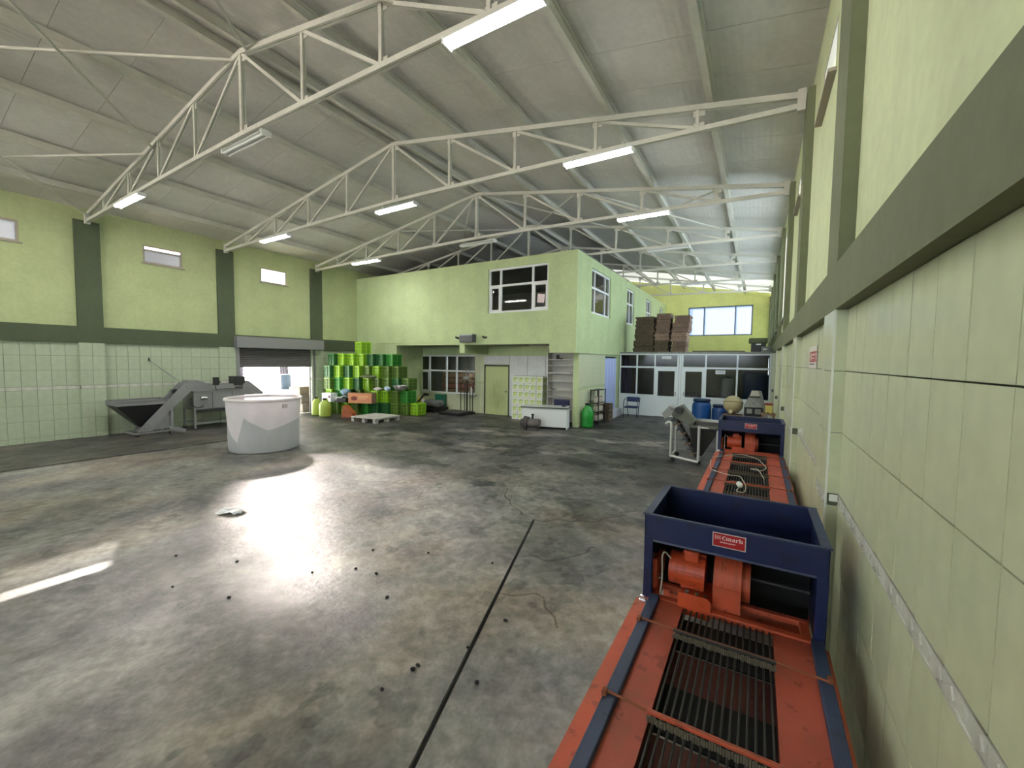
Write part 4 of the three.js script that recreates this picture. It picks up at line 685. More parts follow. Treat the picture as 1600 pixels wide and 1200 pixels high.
// ───────────────────────── in the recess: scale, pallet with goods ─────────────────────────
{
  const s = thing('floor_scale', 'black platform scale with railed column in front of the shop window', 'scale', [-10.95, 0, -13.75]);
  part('platform', [rbox(1.15, 0.09, 0.95, 0.012, 0, 0.065, 0), box(1.05, 0.012, 0.85, 0, 0.114, 0)], M.black, s); for (const x of [-0.5, 0.5]) for (const z of [-0.4, 0.4]) part('foot', cyl(0.04, 0.04, 0.03, x, 0.015, z), M.rubber, s);
  part('column', rod([0.28, 0.1, -0.4], [0.28, 1.5, -0.4], 0.035), M.black, s);
  part('head', [rbox(0.3, 0.12, 0.12, 0.02, 0.28, 1.52, -0.36, -0.5), ], std([0.28, 0.28, 0.27], 0.5), s); part('display', new THREE.TorusGeometry(0.085, 0.018, 8, 28).scale(1, 1.9, 1).translate(0.3, 1.74, -0.4), std([0.25, 0.25, 0.24], 0.4), s);
  for (const x of [-0.08, 0.13]) part('rail', tube([[x, 0.1, -0.43], [x, 1.15, -0.43], [x + 0.06, 1.32, -0.42], [x + 0.2, 1.4, -0.4]], 0.017), M.black, s);
  for (const x of [0.42, 0.56]) part('rail', tube([[x, 0.1, -0.43], [x, 1.2, -0.43], [x - 0.05, 1.34, -0.42], [x - 0.14, 1.4, -0.4]], 0.017), M.black, s);
  const p = thing('loading_platform', 'low dark platform left of the scale, loaded with grey goods', 'platform', [-12.75, 0, -14.0]);
  part('deck', [box(1.7, 0.1, 0.8, 0, 0.13, 0)], M.black, p); for (const x of [-0.7, 0, 0.7]) part('block', box(0.14, 0.08, 0.8, x, 0.04, 0), M.black, p);
  solo('grey_sack', 'grey filled sack lying on the low dark platform', 'sack', new RoundedBoxGeometry(0.9, 0.34, 0.5, 5, 0.15), std([0.12, 0.12, 0.115], 0.9), [-12.35, 0.35, -13.93], 0.05);
  const h = thing('pump_handle', 'black bent handle leaning on the left of the low dark platform', 'handle', [-13.0, 0.18, -13.85]); part('shaft', tube([[-0.45, 0.02, 0], [-0.1, 0.3, 0], [0.1, 0.5, 0], [0.3, 0.55, 0]], 0.035), M.black, h); part('grip', rbox(0.3, 0.12, 0.1, 0.03, 0.28, 0.56, 0), M.rubber, h);
  const g = thing('green_bin', 'small teal green bin standing behind the grey sack', 'bin', [-12.35, 0.18, -14.4]); part('body', [box(0.42, 0.5, 0.012, 0, 0.28, 0.14), box(0.42, 0.5, 0.012, 0, 0.28, -0.14), box(0.012, 0.5, 0.28, -0.21, 0.28, 0), box(0.012, 0.5, 0.28, 0.21, 0.28, 0), box(0.42, 0.02, 0.28, 0, 0.03, 0)], std([0.01, 0.13, 0.075], 0.5), g); part('rim', rbox(0.46, 0.03, 0.32, 0.008, 0, 0.54, 0), std([0.012, 0.14, 0.08], 0.5), g);
  const bottle = (label, x, y, z, h, r, col, capc) => { const t = thing('bottle', label, 'bottle', [x, y, z]); part('body', lathe([[0, 0], [r, 0], [r, h * 0.62], [r * 0.45, h * 0.8], [r * 0.4, h * 0.9], [0, h * 0.9]], 24), std(col, 0.4), t); part('cap', cyl(r * 0.5, r * 0.5, h * 0.1, 0, h * 0.95, 0), std(capc, 0.4), t); };
  bottle('yellow bottle on the floor left of the low dark platform', -13.5, 0.18, -14.2, 0.42, 0.07, [0.6, 0.5, 0.05], [0.6, 0.5, 0.05]); bottle('white cleaning bottle beside the yellow bottle', -13.3, 0.18, -14.25, 0.36, 0.09, [0.7, 0.7, 0.66], [0.5, 0.2, 0.15]);
  bottle('white bottle standing on the shop window sill, right end', -10.72, 0.79, -14.5, 0.34, 0.075, [0.8, 0.8, 0.78], [0.8, 0.8, 0.78]);
  const sl = shell('trim_3'); part('sill', rbox(1.0, 0.03, 0.22, 0.006, -10.95, 0.775, -14.5), std([0.4, 0.4, 0.36], 0.7), sl);
  solo('dark_wedge', 'small black rubber wedge on the floor below the window sill', 'wedge', plate([[-0.2, 0], [0.2, 0], [0.17, 0.09], [-0.14, 0.11]], 0.16, 0.01), M.rubber, [-10.5, 0, -14.2]);
  // inside the shop
  const st = thing('brown_cloth_stack', 'reddish brown goods stacked behind the shop window', 'stack', [-12.9, 0, -16.6]); for (let i = 0; i < 6; i++) part('bale', rbox(1.9, 0.27, 0.8, 0.05, rr(-0.04, 0.04), 0.14 + i * 0.275, 0), i % 3 ? M.card : std([0.25, 0.10, 0.07], 0.9), st);
  for (let i = 0; i < 5; i++) solo('wall_panel_board', `pale upright board standing inside the shop, ${['leftmost', 'second', 'third', 'fourth', 'rightmost'][i]} of five`, 'board', rbox(0.42, 1.5, 0.06, 0.01), std([0.5, 0.48, 0.45], 0.8), [-14.8 + i * 0.75, 2.05, -18.4], 0, 'boards inside the shop');
  const lm = thing('shop_lamp', 'lit tube lamp inside the shop, seen through its window', 'lamp', [-11.4, 2.75, -15.6]); part('housing', box(1.3, 0.05, 0.14, 0, 0.06, 0), trough, lm); part('tube', cyl(0.02, 0.02, 1.25, 0, 0.01, 0, 0, Math.PI / 2, 14), tubeOn, lm);
  const l = new THREE.RectAreaLight(new THREE.Color(0.9, 0.97, 1), LAMP_POWER * 1.3, 1.25, 0.1); l.name = 'shop_lamp_light'; l.position.set(-11.4, 2.73, -15.6); l.rotation.x = -Math.PI / 2; scene.add(l);
}
// ───────────────────────── cartons, shelf, counter ─────────────────────────
{
  const printed = canvasTex(256, 256, (c, w, h) => {
    c.fillStyle = '#dfe2d4'; c.fillRect(0, 0, w, h);
    c.fillStyle = '#b9cf62'; c.beginPath(); c.ellipse(128, 138, 84, 66, -0.4, 0, 7); c.fill(); c.fillStyle = '#e9eedd'; c.beginPath(); c.ellipse(140, 140, 40, 34, 0, 0, 7); c.fill();
    for (let i = 0; i < 9; i++) { c.save(); c.translate(40 + i * 22, 66 + Math.sin(i) * 18); c.rotate(i * 0.7); c.fillStyle = i % 2 ? '#6f9a3a' : '#8fb04a'; c.beginPath(); c.ellipse(0, 0, 24, 9, 0, 0, 7); c.fill(); c.restore(); }
    c.fillStyle = '#77833f'; c.fillRect(96, 128, 78, 10); c.fillRect(104, 146, 60, 8); c.fillStyle = '#b8bcae'; c.fillRect(0, 232, w, 6);
  });
  const mp = std('#ffffff', 0.7, { map: printed }), dk = std([0.12, 0.12, 0.10], 0.9), W = 0.258, H = 0.28, D = 0.4; let proto;
  const rw = ['bottom', 'second', 'third', 'fourth', 'fifth', 'top'], cw = ['leftmost', 'second', 'middle', 'fourth', 'rightmost'];
  for (let r = 0; r < 6; r++) for (let c = 0; c < 5; c++) {
    const label = `white carton with green leaf print, ${cw[c]} in the ${rw[r]} row of the carton stack`; let t;
    if (!proto) { t = proto = thing('printed_carton', label, 'carton'); part('body', new RoundedBoxGeometry(W, H, D, 2, 0.006).translate(0, H / 2, 0), mp, t); part('tape', box(W, 0.004, 0.05, 0, H, 0), dk, t); }
    else { t = proto.clone(); t.name = numbered('printed_carton'); scene.add(t); }
    t.position.set(-8.14 + c * 0.266, r * 0.285, -14.1 + rr(-0.02, 0.02)); t.rotation.y = rr(-0.04, 0.04); tag(t, label, 'carton', 'printed cartons stacked by the plastic panels');
  }
  const s = thing('shelf_unit', 'tall white open shelf unit, almost empty, behind the counter', 'shelf', [-6.18, 0, -14.0]);
  const wm = std([0.66, 0.65, 0.62], 0.5), bm = std([0.62, 0.60, 0.55], 0.7, { map: paintTex });
  for (const x of [-0.605, 0.605]) part('side', rbox(0.022, 2.74, 0.4, 0.004, x, 1.37, -0.2), wm, s); part('back', box(1.2, 2.7, 0.012, 0, 1.36, -0.394), bm, s);
  for (const y of [0.08, 0.5, 0.95, 1.22, 1.55, 1.85, 2.13, 2.36, 2.735]) part('shelf', rbox(1.19, 0.022, 0.39, 0.004, 0, y, -0.2), wm, s);
  const cam = thing('small_device', 'small black device on the upper shelf, left half', 'device', [-6.42, 2.371, -14.1]); part('body', rbox(0.1, 0.16, 0.1, 0.015, 0, 0.08, 0), M.black, cam); part('stand', rbox(0.16, 0.05, 0.08, 0.01, 0.12, 0.025, 0.02), M.black, cam);
  const pen = thing('red_tool', 'small red-handled tool on the fourth shelf from above, right end', 'tool', [-5.72, 1.861, -14.03]); part('handle', rbox(0.13, 0.03, 0.03, 0.01, 0.02, 0.016, 0), std([0.4, 0.02, 0.02], 0.5), pen); part('blade', box(0.14, 0.014, 0.02, -0.11, 0.014, 0), M.black, pen);
  const brush = thing('dark_brush', 'dark flat brush on the shelf above the counter, left end', 'brush', [-6.6, 1.231, -14.05]); part('head', rbox(0.16, 0.035, 0.06, 0.01, 0, 0.02, 0), M.black, brush); part('handle', rbox(0.12, 0.02, 0.03, 0.008, 0.13, 0.02, 0), M.black, brush);
  const k = thing('counter', 'low white counter with a dark-edged top', 'counter', [-6.25, 0, -12.83], 0.262);
  part('front_panel', rbox(1.54, 0.62, 0.022, 0.004, 0, 0.38, 0.35), M.whitePaint, k); for (const x of [-0.765, 0.765]) part('side_panel', rbox(0.022, 0.7, 0.7, 0.004, x, 0.35, 0), M.whitePaint, k);
  part('top', [rbox(1.62, 0.035, 0.78, 0.006, 0, 0.722, 0)], std([0.46, 0.48, 0.46], 0.35), k); part('edge', [span(-0.812, 0.812, 0.70, 0.738, 0.39, 0.395), span(0.81, 0.816, 0.70, 0.738, -0.39, 0.39)], std([0.07, 0.08, 0.075], 0.6), k, 'dark front edge');
  part('plinth', box(1.5, 0.08, 0.02, 0, 0.04, 0.30), M.dark, k); part('hinge', box(0.012, 0.06, 0.03, 0.78, 0.6, 0.2), M.black, k);
  const ph = thing('stapler', 'small black stapler lying on the counter, right end', 'stapler', [-5.62, 0.741, -12.95], 0.4); part('base', rbox(0.16, 0.02, 0.05, 0.008, 0, 0.01, 0), M.black, ph); part('arm', rbox(0.15, 0.03, 0.045, 0.01, -0.005, 0.042, 0, 0, 0, 0.12), M.black, ph);
  const c = thing('office_chair', 'chair with dark blue backrest behind the white counter', 'chair', [-6.05, 0, -13.5]); const nb = std([0.02, 0.022, 0.07], 0.8);
  part('seat', rbox(0.46, 0.08, 0.44, 0.03, 0, 0.46, 0.02), nb, c); part('backrest', new RoundedBoxGeometry(0.62, 0.34, 0.07, 4, 0.033).translate(0, 0.74, -0.2), nb, c); part('post', tube([[0, 0.44, -0.1], [0, 0.5, -0.25], [0, 0.7, -0.24]], 0.02), M.black, c); part('column', rod([0, 0.1, 0], [0, 0.43, 0], 0.03), M.black, c);
  for (let i = 0; i < 5; i++) { const a = i / 5 * 6.283; const l = part('foot', bar([0, 0.1, 0], [0.27 * Math.cos(a), 0.07, 0.27 * Math.sin(a)], 0.035, 0.03), M.black, c); part('caster', cyl(0.03, 0.03, 0.03, 0.27 * Math.cos(a), 0.03, 0.27 * Math.sin(a), Math.PI / 2, 0, 14), M.rubber, l); }
  const pm = thing('motor_pump', 'old grey motor pump on the floor in front of the counter', 'pump', [-6.42, 0, -12.02], 0.2), cast = std([0.10, 0.09, 0.085], 0.75, { map: wornTex, metalness: 0.2 });
  part('casing', [cyl(0.22, 0.22, 0.16, -0.17, 0.23, 0, 0, Math.PI / 2 - 0.2, 32), cyl(0.12, 0.14, 0.1, -0.28, 0.24, 0, 0, Math.PI / 2, 24)], cast, pm); part('motor', [cyl(0.15, 0.15, 0.36, 0.1, 0.24, 0, 0, Math.PI / 2, 28), cyl(0.13, 0.11, 0.06, 0.3, 0.24, 0, 0, -Math.PI / 2, 28)], std([0.16, 0.14, 0.13], 0.6, { map: wornTex }), pm);
  part('outlet', [rod([0.06, 0.36, 0], [0.07, 0.52, 0], 0.035), cyl(0.05, 0.05, 0.04, 0.07, 0.52, 0)], M.black, pm); part('foot', [box(0.34, 0.1, 0.24, 0.08, 0.05, 0)], cast, pm); part('foot', box(0.1, 0.1, 0.26, -0.2, 0.05, 0), cast, pm);
}
// ───────────────────────── rack with jars, chair, glazed partition ─────────────────────────
{
  const r = thing('wire_rack', 'dark metal rack of shelves beside the green jug', 'rack', [-5.05, 0, -14.75]);
  for (const x of [-0.15, 0.15]) for (const z of [-0.38, 0.38]) part('post', box(0.03, 1.28, 0.03, x, 0.64, z), M.black, r);
  for (const y of [0.12, 0.45, 0.78, 1.26]) part('shelf', [box(0.3, 0.02, 0.78, 0, y, 0)], M.black, r);
  const jm = std([0.46, 0.42, 0.36], 0.35); let n = 0; const w = ['lowest', 'second', 'third'];
  for (let s = 0; s < 3; s++) for (const z of [-0.22, 0.02, 0.25]) { const t = thing('jar', `pale jar on the ${w[s]} shelf of the dark rack, ${z < -0.1 ? 'rear' : z < 0.1 ? 'middle' : 'front'} one`, 'jar', [-5.03, [0.13, 0.46, 0.79][s], -14.75 + z], 0, 'jars on the dark rack'); part('glass', lathe([[0, 0], [0.085, 0], [0.1, 0.03], [0.1, 0.16], [0.07, 0.2], [0, 0.2]], 20), jm, t); part('lid', cyl(0.075, 0.075, 0.03, 0, 0.215, 0), std([0.3, 0.2, 0.12], 0.5), t); n++; }
  const cr = thing('wooden_crate', 'dark brown crate on the floor between the rack and the step', 'crate', [-4.98, 0, -15.55]); for (const x of [-0.17, 0.17]) for (let i = 0; i < 4; i++) part('slat', box(0.016, 0.14, 0.5, x, 0.1 + i * 0.165, 0), M.cardDark, cr); for (const z of [-0.25, 0.25]) part('end', box(0.34, 0.66, 0.016, 0, 0.35, z), M.cardDark, cr); part('base', box(0.34, 0.02, 0.5, 0, 0.03, 0), M.cardDark, cr);
  const c = thing('metal_chair', 'chair with blue padded back and dark tube frame by the partition', 'chair', [-4.42, 0, -17.15]); const bp = std([0.012, 0.028, 0.10], 0.7), fm = std([0.02, 0.022, 0.035], 0.4);
  part('seat', new RoundedBoxGeometry(0.5, 0.06, 0.46, 3, 0.028).translate(0, 0.44, 0), bp, c); part('backrest', new RoundedBoxGeometry(0.52, 0.2, 0.05, 3, 0.024).rotateX(-0.12).translate(0, 0.74, -0.24), bp, c);
  for (const s of [-1, 1]) { part('front_leg', tube([[s * 0.27, 0, 0.27], [s * 0.275, 0.45, 0.22], [s * 0.285, 0.70, 0.16], [s * 0.285, 0.74, 0.0], [s * 0.28, 0.80, -0.2]], 0.015), fm, c); part('rear_leg', tube([[s * 0.2, 0, -0.27], [s * 0.24, 0.45, -0.2], [s * 0.27, 0.8, -0.26]], 0.015), fm, c); }
  part('stretcher', rod([-0.28, 0.42, 0.22], [0.28, 0.42, 0.22], 0.013), fm, c);
}
{
  const g = thing('glazed_partition', 'white framed glazed partition with two doors across the far end', 'partition', [0, 0, PARTZ]);
  const X = [-5.235, -4.5, -3.745, -2.82, -2.665, -1.78, -0.67, 0.42], F = 0.05, yS = 0.88, yT = 2.09, yTop = 2.675, b = (x0, x1, y0, y1, d = 0.07) => span(x0, x1, y0, y1, -d / 2, d / 2);
  X.forEach((x, i) => part('post', b(x - (i === 3 ? 0.04 : F / 2 + 0.005), x + (i === 4 ? 0.04 : F / 2 + 0.005), 0, yTop, 0.08), M.pvc, g));
  part('head_rail', b(X[0], X[7], yTop - 0.07, yTop, 0.09), M.pvc, g); part('top_edge', b(X[0], X[7], yTop, yTop + 0.03, 0.14), std([0.12, 0.12, 0.11], 0.7), g);
  part('mullion_strip', b(-2.78, -2.705, 0, yTop, 0.05), M.pvc, g);
  const pane = (x0, x1, y0, y1, mat = glassDoor, parent = g) => { const p = part('pane', new THREE.PlaneGeometry(x1 - x0, y1 - y0).translate((x0 + x1) / 2, (y0 + y1) / 2, 0), mat, parent); return p; };
  const sign = canvasTex(256, 96, (c, w, h) => { c.fillStyle = '#e6e8e4'; c.fillRect(0, 0, w, h); c.fillStyle = '#565c58'; for (let i = 0; i < 2; i++) for (let k = 0; k < 9; k++) c.fillRect(22 + k * 24, 22 + i * 32, 12 + (k * 7 + i * 5) % 10, 16); });
  for (let i = 0; i < 7; i++) {
    if (i === 3) continue; const x0 = X[i] + 0.03, x1 = X[i + 1] - 0.03, door = i === 2 || i === 4;
    part('transom', b(x0, x1, yT - 0.035, yT + 0.035), M.pvc, g); pane(x0, x1, yT + 0.035, yTop - 0.07);
    if (!door) { part('sill_rail', b(x0, x1, yS - 0.035, yS + 0.035), M.pvc, g); pane(x0, x1, yS + 0.035, yT - 0.035); part('lower_panel', b(x0, x1, 0.04, yS - 0.035, 0.03), M.pvc, g); part('kick_rail', b(x0, x1, 0, 0.06), M.pvc, g); }
    else {
      const d = part('door', [b(x0, x0 + 0.1, 0.01, yT - 0.035, 0.06), b(x1 - 0.1, x1, 0.01, yT - 0.035, 0.06), b(x0 + 0.1, x1 - 0.1, yT - 0.15, yT - 0.035, 0.06), b(x0 + 0.1, x1 - 0.1, yS - 0.11, yS + 0.0, 0.06), b(x0 + 0.1, x1 - 0.1, 0.01, 0.1, 0.06), b(x0 + 0.1, x1 - 0.1, 0.1, yS - 0.11, 0.03)], M.pvc, g, 'white door with a glass upper half');
      pane(x0 + 0.1, x1 - 0.1, yS, yT - 0.15, glassDoor, d); const hx = i === 2 ? x1 - 0.05 : x0 + 0.05, hs = i === 2 ? -1 : 1;
      part('handle', [box(0.03, 0.18, 0.012, hx, 1.0, 0.036), rod([hx, 1.04, 0.04], [hx, 1.04, 0.075], 0.009), rod([hx, 1.04, 0.075], [hx + hs * 0.11, 1.04, 0.075], 0.009)], M.inox, d);
    }
  }
  part('sign', new THREE.BoxGeometry(0.36, 0.12, 0.006).translate(-3.28, 2.5, 0.05), std('#ffffff', 0.5, { map: sign }), g, 'small white sign above the left door'); part('sign', new THREE.BoxGeometry(0.34, 0.14, 0.006).translate(-1.25, 1.93, 0.01), std('#ffffff', 0.5, { map: sign }), g, 'small white sign on the glass');
  // things in the dim room behind the glass
  const dr = thing('translucent_drum', 'pale drum standing behind the glass, right of the doors', 'drum', [-1.07, 0.85, -19.9]); part('body', lathe([[0, 0], [0.2, 0], [0.25, 0.06], [0.26, 0.6], [0.22, 0.78], [0.12, 0.82], [0, 0.82]]), std([0.62, 0.66, 0.62], 0.4), dr); part('cap', cyl(0.1, 0.1, 0.06, 0, 0.84, 0), M.dark, dr);
  const tb = thing('work_table', 'dim steel table behind the glazed partition', 'table', [-1.9, 0, -19.9]); part('top', rbox(2.6, 0.05, 0.9, 0.01, 0, 0.82, 0), M.inox, tb); for (const x of [-1.2, 1.2]) for (const z of [-0.4, 0.4]) part('leg', box(0.05, 0.8, 0.05, x, 0.4, z), M.inox, tb);
  const bd = thing('tall_blue_drum', 'tall dim blue drum behind the rightmost glass pane', 'drum', [-0.05, 0, -19.4]); part('body', lathe([[0, 0], [0.42, 0], [0.45, 0.06], [0.45, 1.8], [0.4, 1.92], [0, 1.94]]), std([0.01, 0.05, 0.16], 0.45), bd); part('lid', cyl(0.42, 0.42, 0.05, 0, 1.96, 0), std([0.01, 0.04, 0.12], 0.5), bd);
  const ct = thing('maroon_curtain', 'dark maroon curtain behind the leftmost glass pane', 'curtain', [-4.87, 0, -18.55]); const pts = []; for (let i = 0; i <= 60; i++) pts.push([-0.36 + i * 0.012, Math.sin(i * 1.1) * 0.035]); for (let i = 60; i >= 0; i--) pts.push([-0.36 + i * 0.012, Math.sin(i * 1.1) * 0.035 - 0.006]);
  part('cloth', plate(pts, 1.75).rotateX(-Math.PI / 2).translate(0, 1.75, 0), std([0.07, 0.022, 0.03], 0.95), ct); part('rod', rod([-0.38, 2.64, 0], [0.38, 2.64, 0], 0.012), M.inox, ct);
}
// ───────────────────────── right side: elevator, barrels, tank, hoods ─────────────────────────
{
  const t = thing('small_elevator', 'dark small hopper elevator in a pale wheeled frame, right of the floor', 'elevator', [-1.2, 0, -10.4]), white = std([0.55, 0.55, 0.52], 0.4, { metalness: 0.3 });
  const green = std([0.16, 0.17, 0.13], 0.55, { map: wornTex, metalness: 0.3 });
  // frame of tubes
  part('frame_tube', tube([[-0.60, 0.86, 0.3], [-0.53, 0.92, 0.3], [-0.47, 0.86, 0.3], [-0.47, 0.12, 0.3]], 0.03), white, t); part('frame_tube', rod([0.13, 0.08, 0.36], [0.13, 0.88, 0.36], 0.032), white, t); part('frame_tube', rod([-0.47, 0.12, 0.3], [0.13, 0.06, 0.36], 0.028), white, t); part('frame_tube', rod([-0.47, 0.12, 0.3], [-0.47, 0.12, -0.35], 0.028), white, t); part('frame_tube', rod([0.13, 0.84, 0.36], [0.55, 0.86, 0.3], 0.025), white, t); part('frame_tube', rod([0.5, 0.06, 0.3], [0.5, 0.86, 0.3], 0.025), white, t); part('frame_tube', rod([-0.47, 0.12, -0.35], [-0.47, 0.86, -0.35], 0.025), white, t);
  for (const [x, z] of [[-0.42, 0.26], [0.13, 0.3], [-0.42, -0.32], [0.5, 0.25]]) part('caster', cyl(0.05, 0.05, 0.035, x, 0.05, z, Math.PI / 2, 0), M.rubber, t);
  // inclined conveyor with cleats, and its head
  for (const s of [-1, 1]) part('conveyor_side', bar([0.06, 0.12, s * 0.16 - 0.02], [-0.46, 1.04, s * 0.16 - 0.02], 0.012, 0.05), M.inoxDark, t);
  part('belt', bar([0.06, 0.14, -0.02], [-0.46, 1.04, -0.02], 0.3, 0.02), M.rubber, t); for (let i = 0; i < 8; i++) part('cleat', box(0.15, 0.022, 0.34, -0.0 - i * 0.062, 0.2 + i * 0.108, 0.0, 0, 0, 0.35), i % 2 ? M.inoxDark : M.card, t);
  part('head_box', [plate([[-0.06, 0.83], [0.02, 0.96], [-0.28, 1.31], [-0.38, 1.26], [-0.5, 1.06], [-0.42, 1.0]], 0.36)], green, t, 'grey-green head cover'); part('head_box', [plate([[-0.44, 1.22], [-0.56, 1.27], [-0.72, 1.08], [-0.66, 0.96], [-0.5, 1.06]], 0.30)], std([0.36, 0.37, 0.33], 0.5, { map: wornTex }), t, 'pale discharge spout');
  part('motor', [cyl(0.08, 0.08, 0.18, -0.33, 1.2, 0.22, Math.PI / 2, 0)], M.inoxDark, t);
  const fun = new THREE.BufferGeometry(), T = [[-0.08, 0.86, 0.34], [0.56, 0.86, 0.34], [0.56, 0.9, -0.55], [-0.08, 0.9, -0.55]], B = [[0.0, 0.16, 0.1], [0.18, 0.16, 0.1], [0.18, 0.16, -0.14], [0.0, 0.16, -0.14]], q = []; for (let i = 0; i < 4; i++) { const j = (i + 1) % 4; q.push(...T[i], ...B[i], ...B[j], ...T[i], ...B[j], ...T[j]); }
  fun.setAttribute('position', new THREE.Float32BufferAttribute(q, 3)); fun.computeVertexNormals(); part('funnel', metric(fun), M.inoxDark, t); part('funnel_rim', [bar(T[0], T[1], 0.03, 0.06), bar(T[1], T[2], 0.03, 0.06), bar(T[3], T[0], 0.03, 0.06)], green, t); part('rear_rim', bar(T[2], T[3], 0.03, 0.07), white, t);
}
function barrel(label, x, z, h, r, mat) {
  const t = thing('plastic_barrel', label, 'barrel', [x, 0, z], 0, 'blue barrels before the partition');
  part('body', lathe([[0, 0], [r * 0.93, 0], [r * 0.97, 0.03], [r, h * 0.1], [r, h * 0.72], [r * 0.9, h * 0.84], [r * 0.8, h * 0.86], [r * 0.8, h * 0.9]]), mat, t); part('lid', lathe([[0, h * 0.985], [r * 0.84, h], [r * 0.9, h * 0.97], [r * 0.9, h * 0.9], [0, h * 0.9]]), std([0.008, 0.03, 0.09], 0.5), t);
}
const blueP = std([0.010, 0.075, 0.26], 0.4);
barrel('bigger blue plastic barrel with dark lid, before the glazed partition', -1.76, -17.0, 0.94, 0.335, blueP); barrel('smaller darker blue barrel, right of the bigger barrel', -1.13, -16.85, 0.77, 0.27, std([0.01, 0.05, 0.18], 0.4));
{
  const s = thing('tank_stand', 'brownish wooden box stand under the round beige tank', 'stand', [-0.63, 0, -15.0]); for (let i = 0; i < 4; i++) part('board', rbox(0.56, 0.155, 0.5, 0.008, 0, 0.085 + i * 0.165, 0), std([0.24, 0.15, 0.10], 0.85, { map: wornTex }), s);
  const k = thing('round_tank', 'round beige plastic tank lying on a wooden stand behind the farther machine', 'tank', [-0.63, 0.67, -15.0]), bm = std([0.42, 0.36, 0.20], 0.5); part('body', ball(0.285, 0, 0.30, 0, 1, 1.02, 1), bm, k); part('seam', new THREE.TorusGeometry(0.286, 0.012, 8, 40).rotateX(Math.PI / 2 - 0.25).translate(0, 0.36, 0), std([0.3, 0.25, 0.13], 0.6), k); part('spout', cyl(0.06, 0.08, 0.1, -0.05, 0.09, 0.23, 1.2, 0), bm, k);
  const frustum = (w0, d0, w1, d1, h) => { const g = new THREE.CylinderGeometry(Math.SQRT1_2, Math.SQRT1_2, 1, 4, 1).rotateY(Math.PI / 4).translate(0, 0.5, 0).toNonIndexed(), p = g.attributes.position; for (let i = 0; i < p.count; i++) { const y = p.getY(i); p.setXYZ(i, p.getX(i) * (w0 + (w1 - w0) * y), y * h, p.getZ(i) * (d0 + (d1 - d0) * y)); } g.computeVertexNormals(); return metric(g); };
  const gm = std([0.30, 0.31, 0.28], 0.55, { map: wornTex }), hd = thing('grey_hood_machine', 'grey tapered sheet-metal machine with two square openings, by the right wall', 'machine', [-0.02, 0, -15.0]);
  part('base', [rbox(0.62, 0.62, 0.5, 0.01, 0, 0.31, 0)], gm, hd); part('front_hood', frustum(0.52, 0.2, 0.26, 0.12, 0.34).translate(-0.04, 0.95, 0.22), gm, hd); part('hood', frustum(0.60, 0.5, 0.2, 0.2, 0.82).translate(0.06, 0.62, 0), gm, hd); part('hood_cap', frustum(0.26, 0.2, 0.17, 0.16, 0.16).translate(-0.02, 1.29, 0.12), std([0.40, 0.39, 0.32], 0.55), hd);
  part('opening', box(0.5, 0.28, 0.02, -0.04, 0.80, 0.27), M.black, hd); for (const x of [-0.14, 0.08]) part('square_outlet', [rbox(0.15, 0.15, 0.08, 0.008, x, 0.82, 0.30)], gm, hd); part('brace', bar([-0.1, 1.22, 0.335], [0.12, 1.0, 0.34], 0.03, 0.015), std([0.45, 0.44, 0.38], 0.5), hd); part('dark_band', box(0.34, 0.035, 0.02, -0.03, 1.27, 0.30), M.black, hd);
  const st = thing('wooden_stool', 'brown wooden stool holding the yellow can, against the right wall', 'stool', [0.30, 0, -13.2]); part('seat', rbox(0.34, 0.04, 0.36, 0.008, 0, 0.93, 0), M.card, st); for (const x of [-0.13, 0.13]) for (const z of [-0.14, 0.14]) part('leg', box(0.04, 0.92, 0.04, x, 0.46, z), M.card, st);
  const yc = thing('yellow_can', 'yellow can with red cap on a stool by the right wall', 'can', [0.31, 0.952, -13.2]); part('body', rbox(0.17, 0.22, 0.14, 0.02, 0, 0.11, 0), std([0.5, 0.42, 0.10], 0.45), yc); part('cap', [rbox(0.2, 0.05, 0.16, 0.015, -0.01, 0.245, 0)], std([0.28, 0.03, 0.03], 0.5), yc); part('tap', cyl(0.02, 0.02, 0.05, -0.02, -0.0, 0.06), M.black, yc);
}
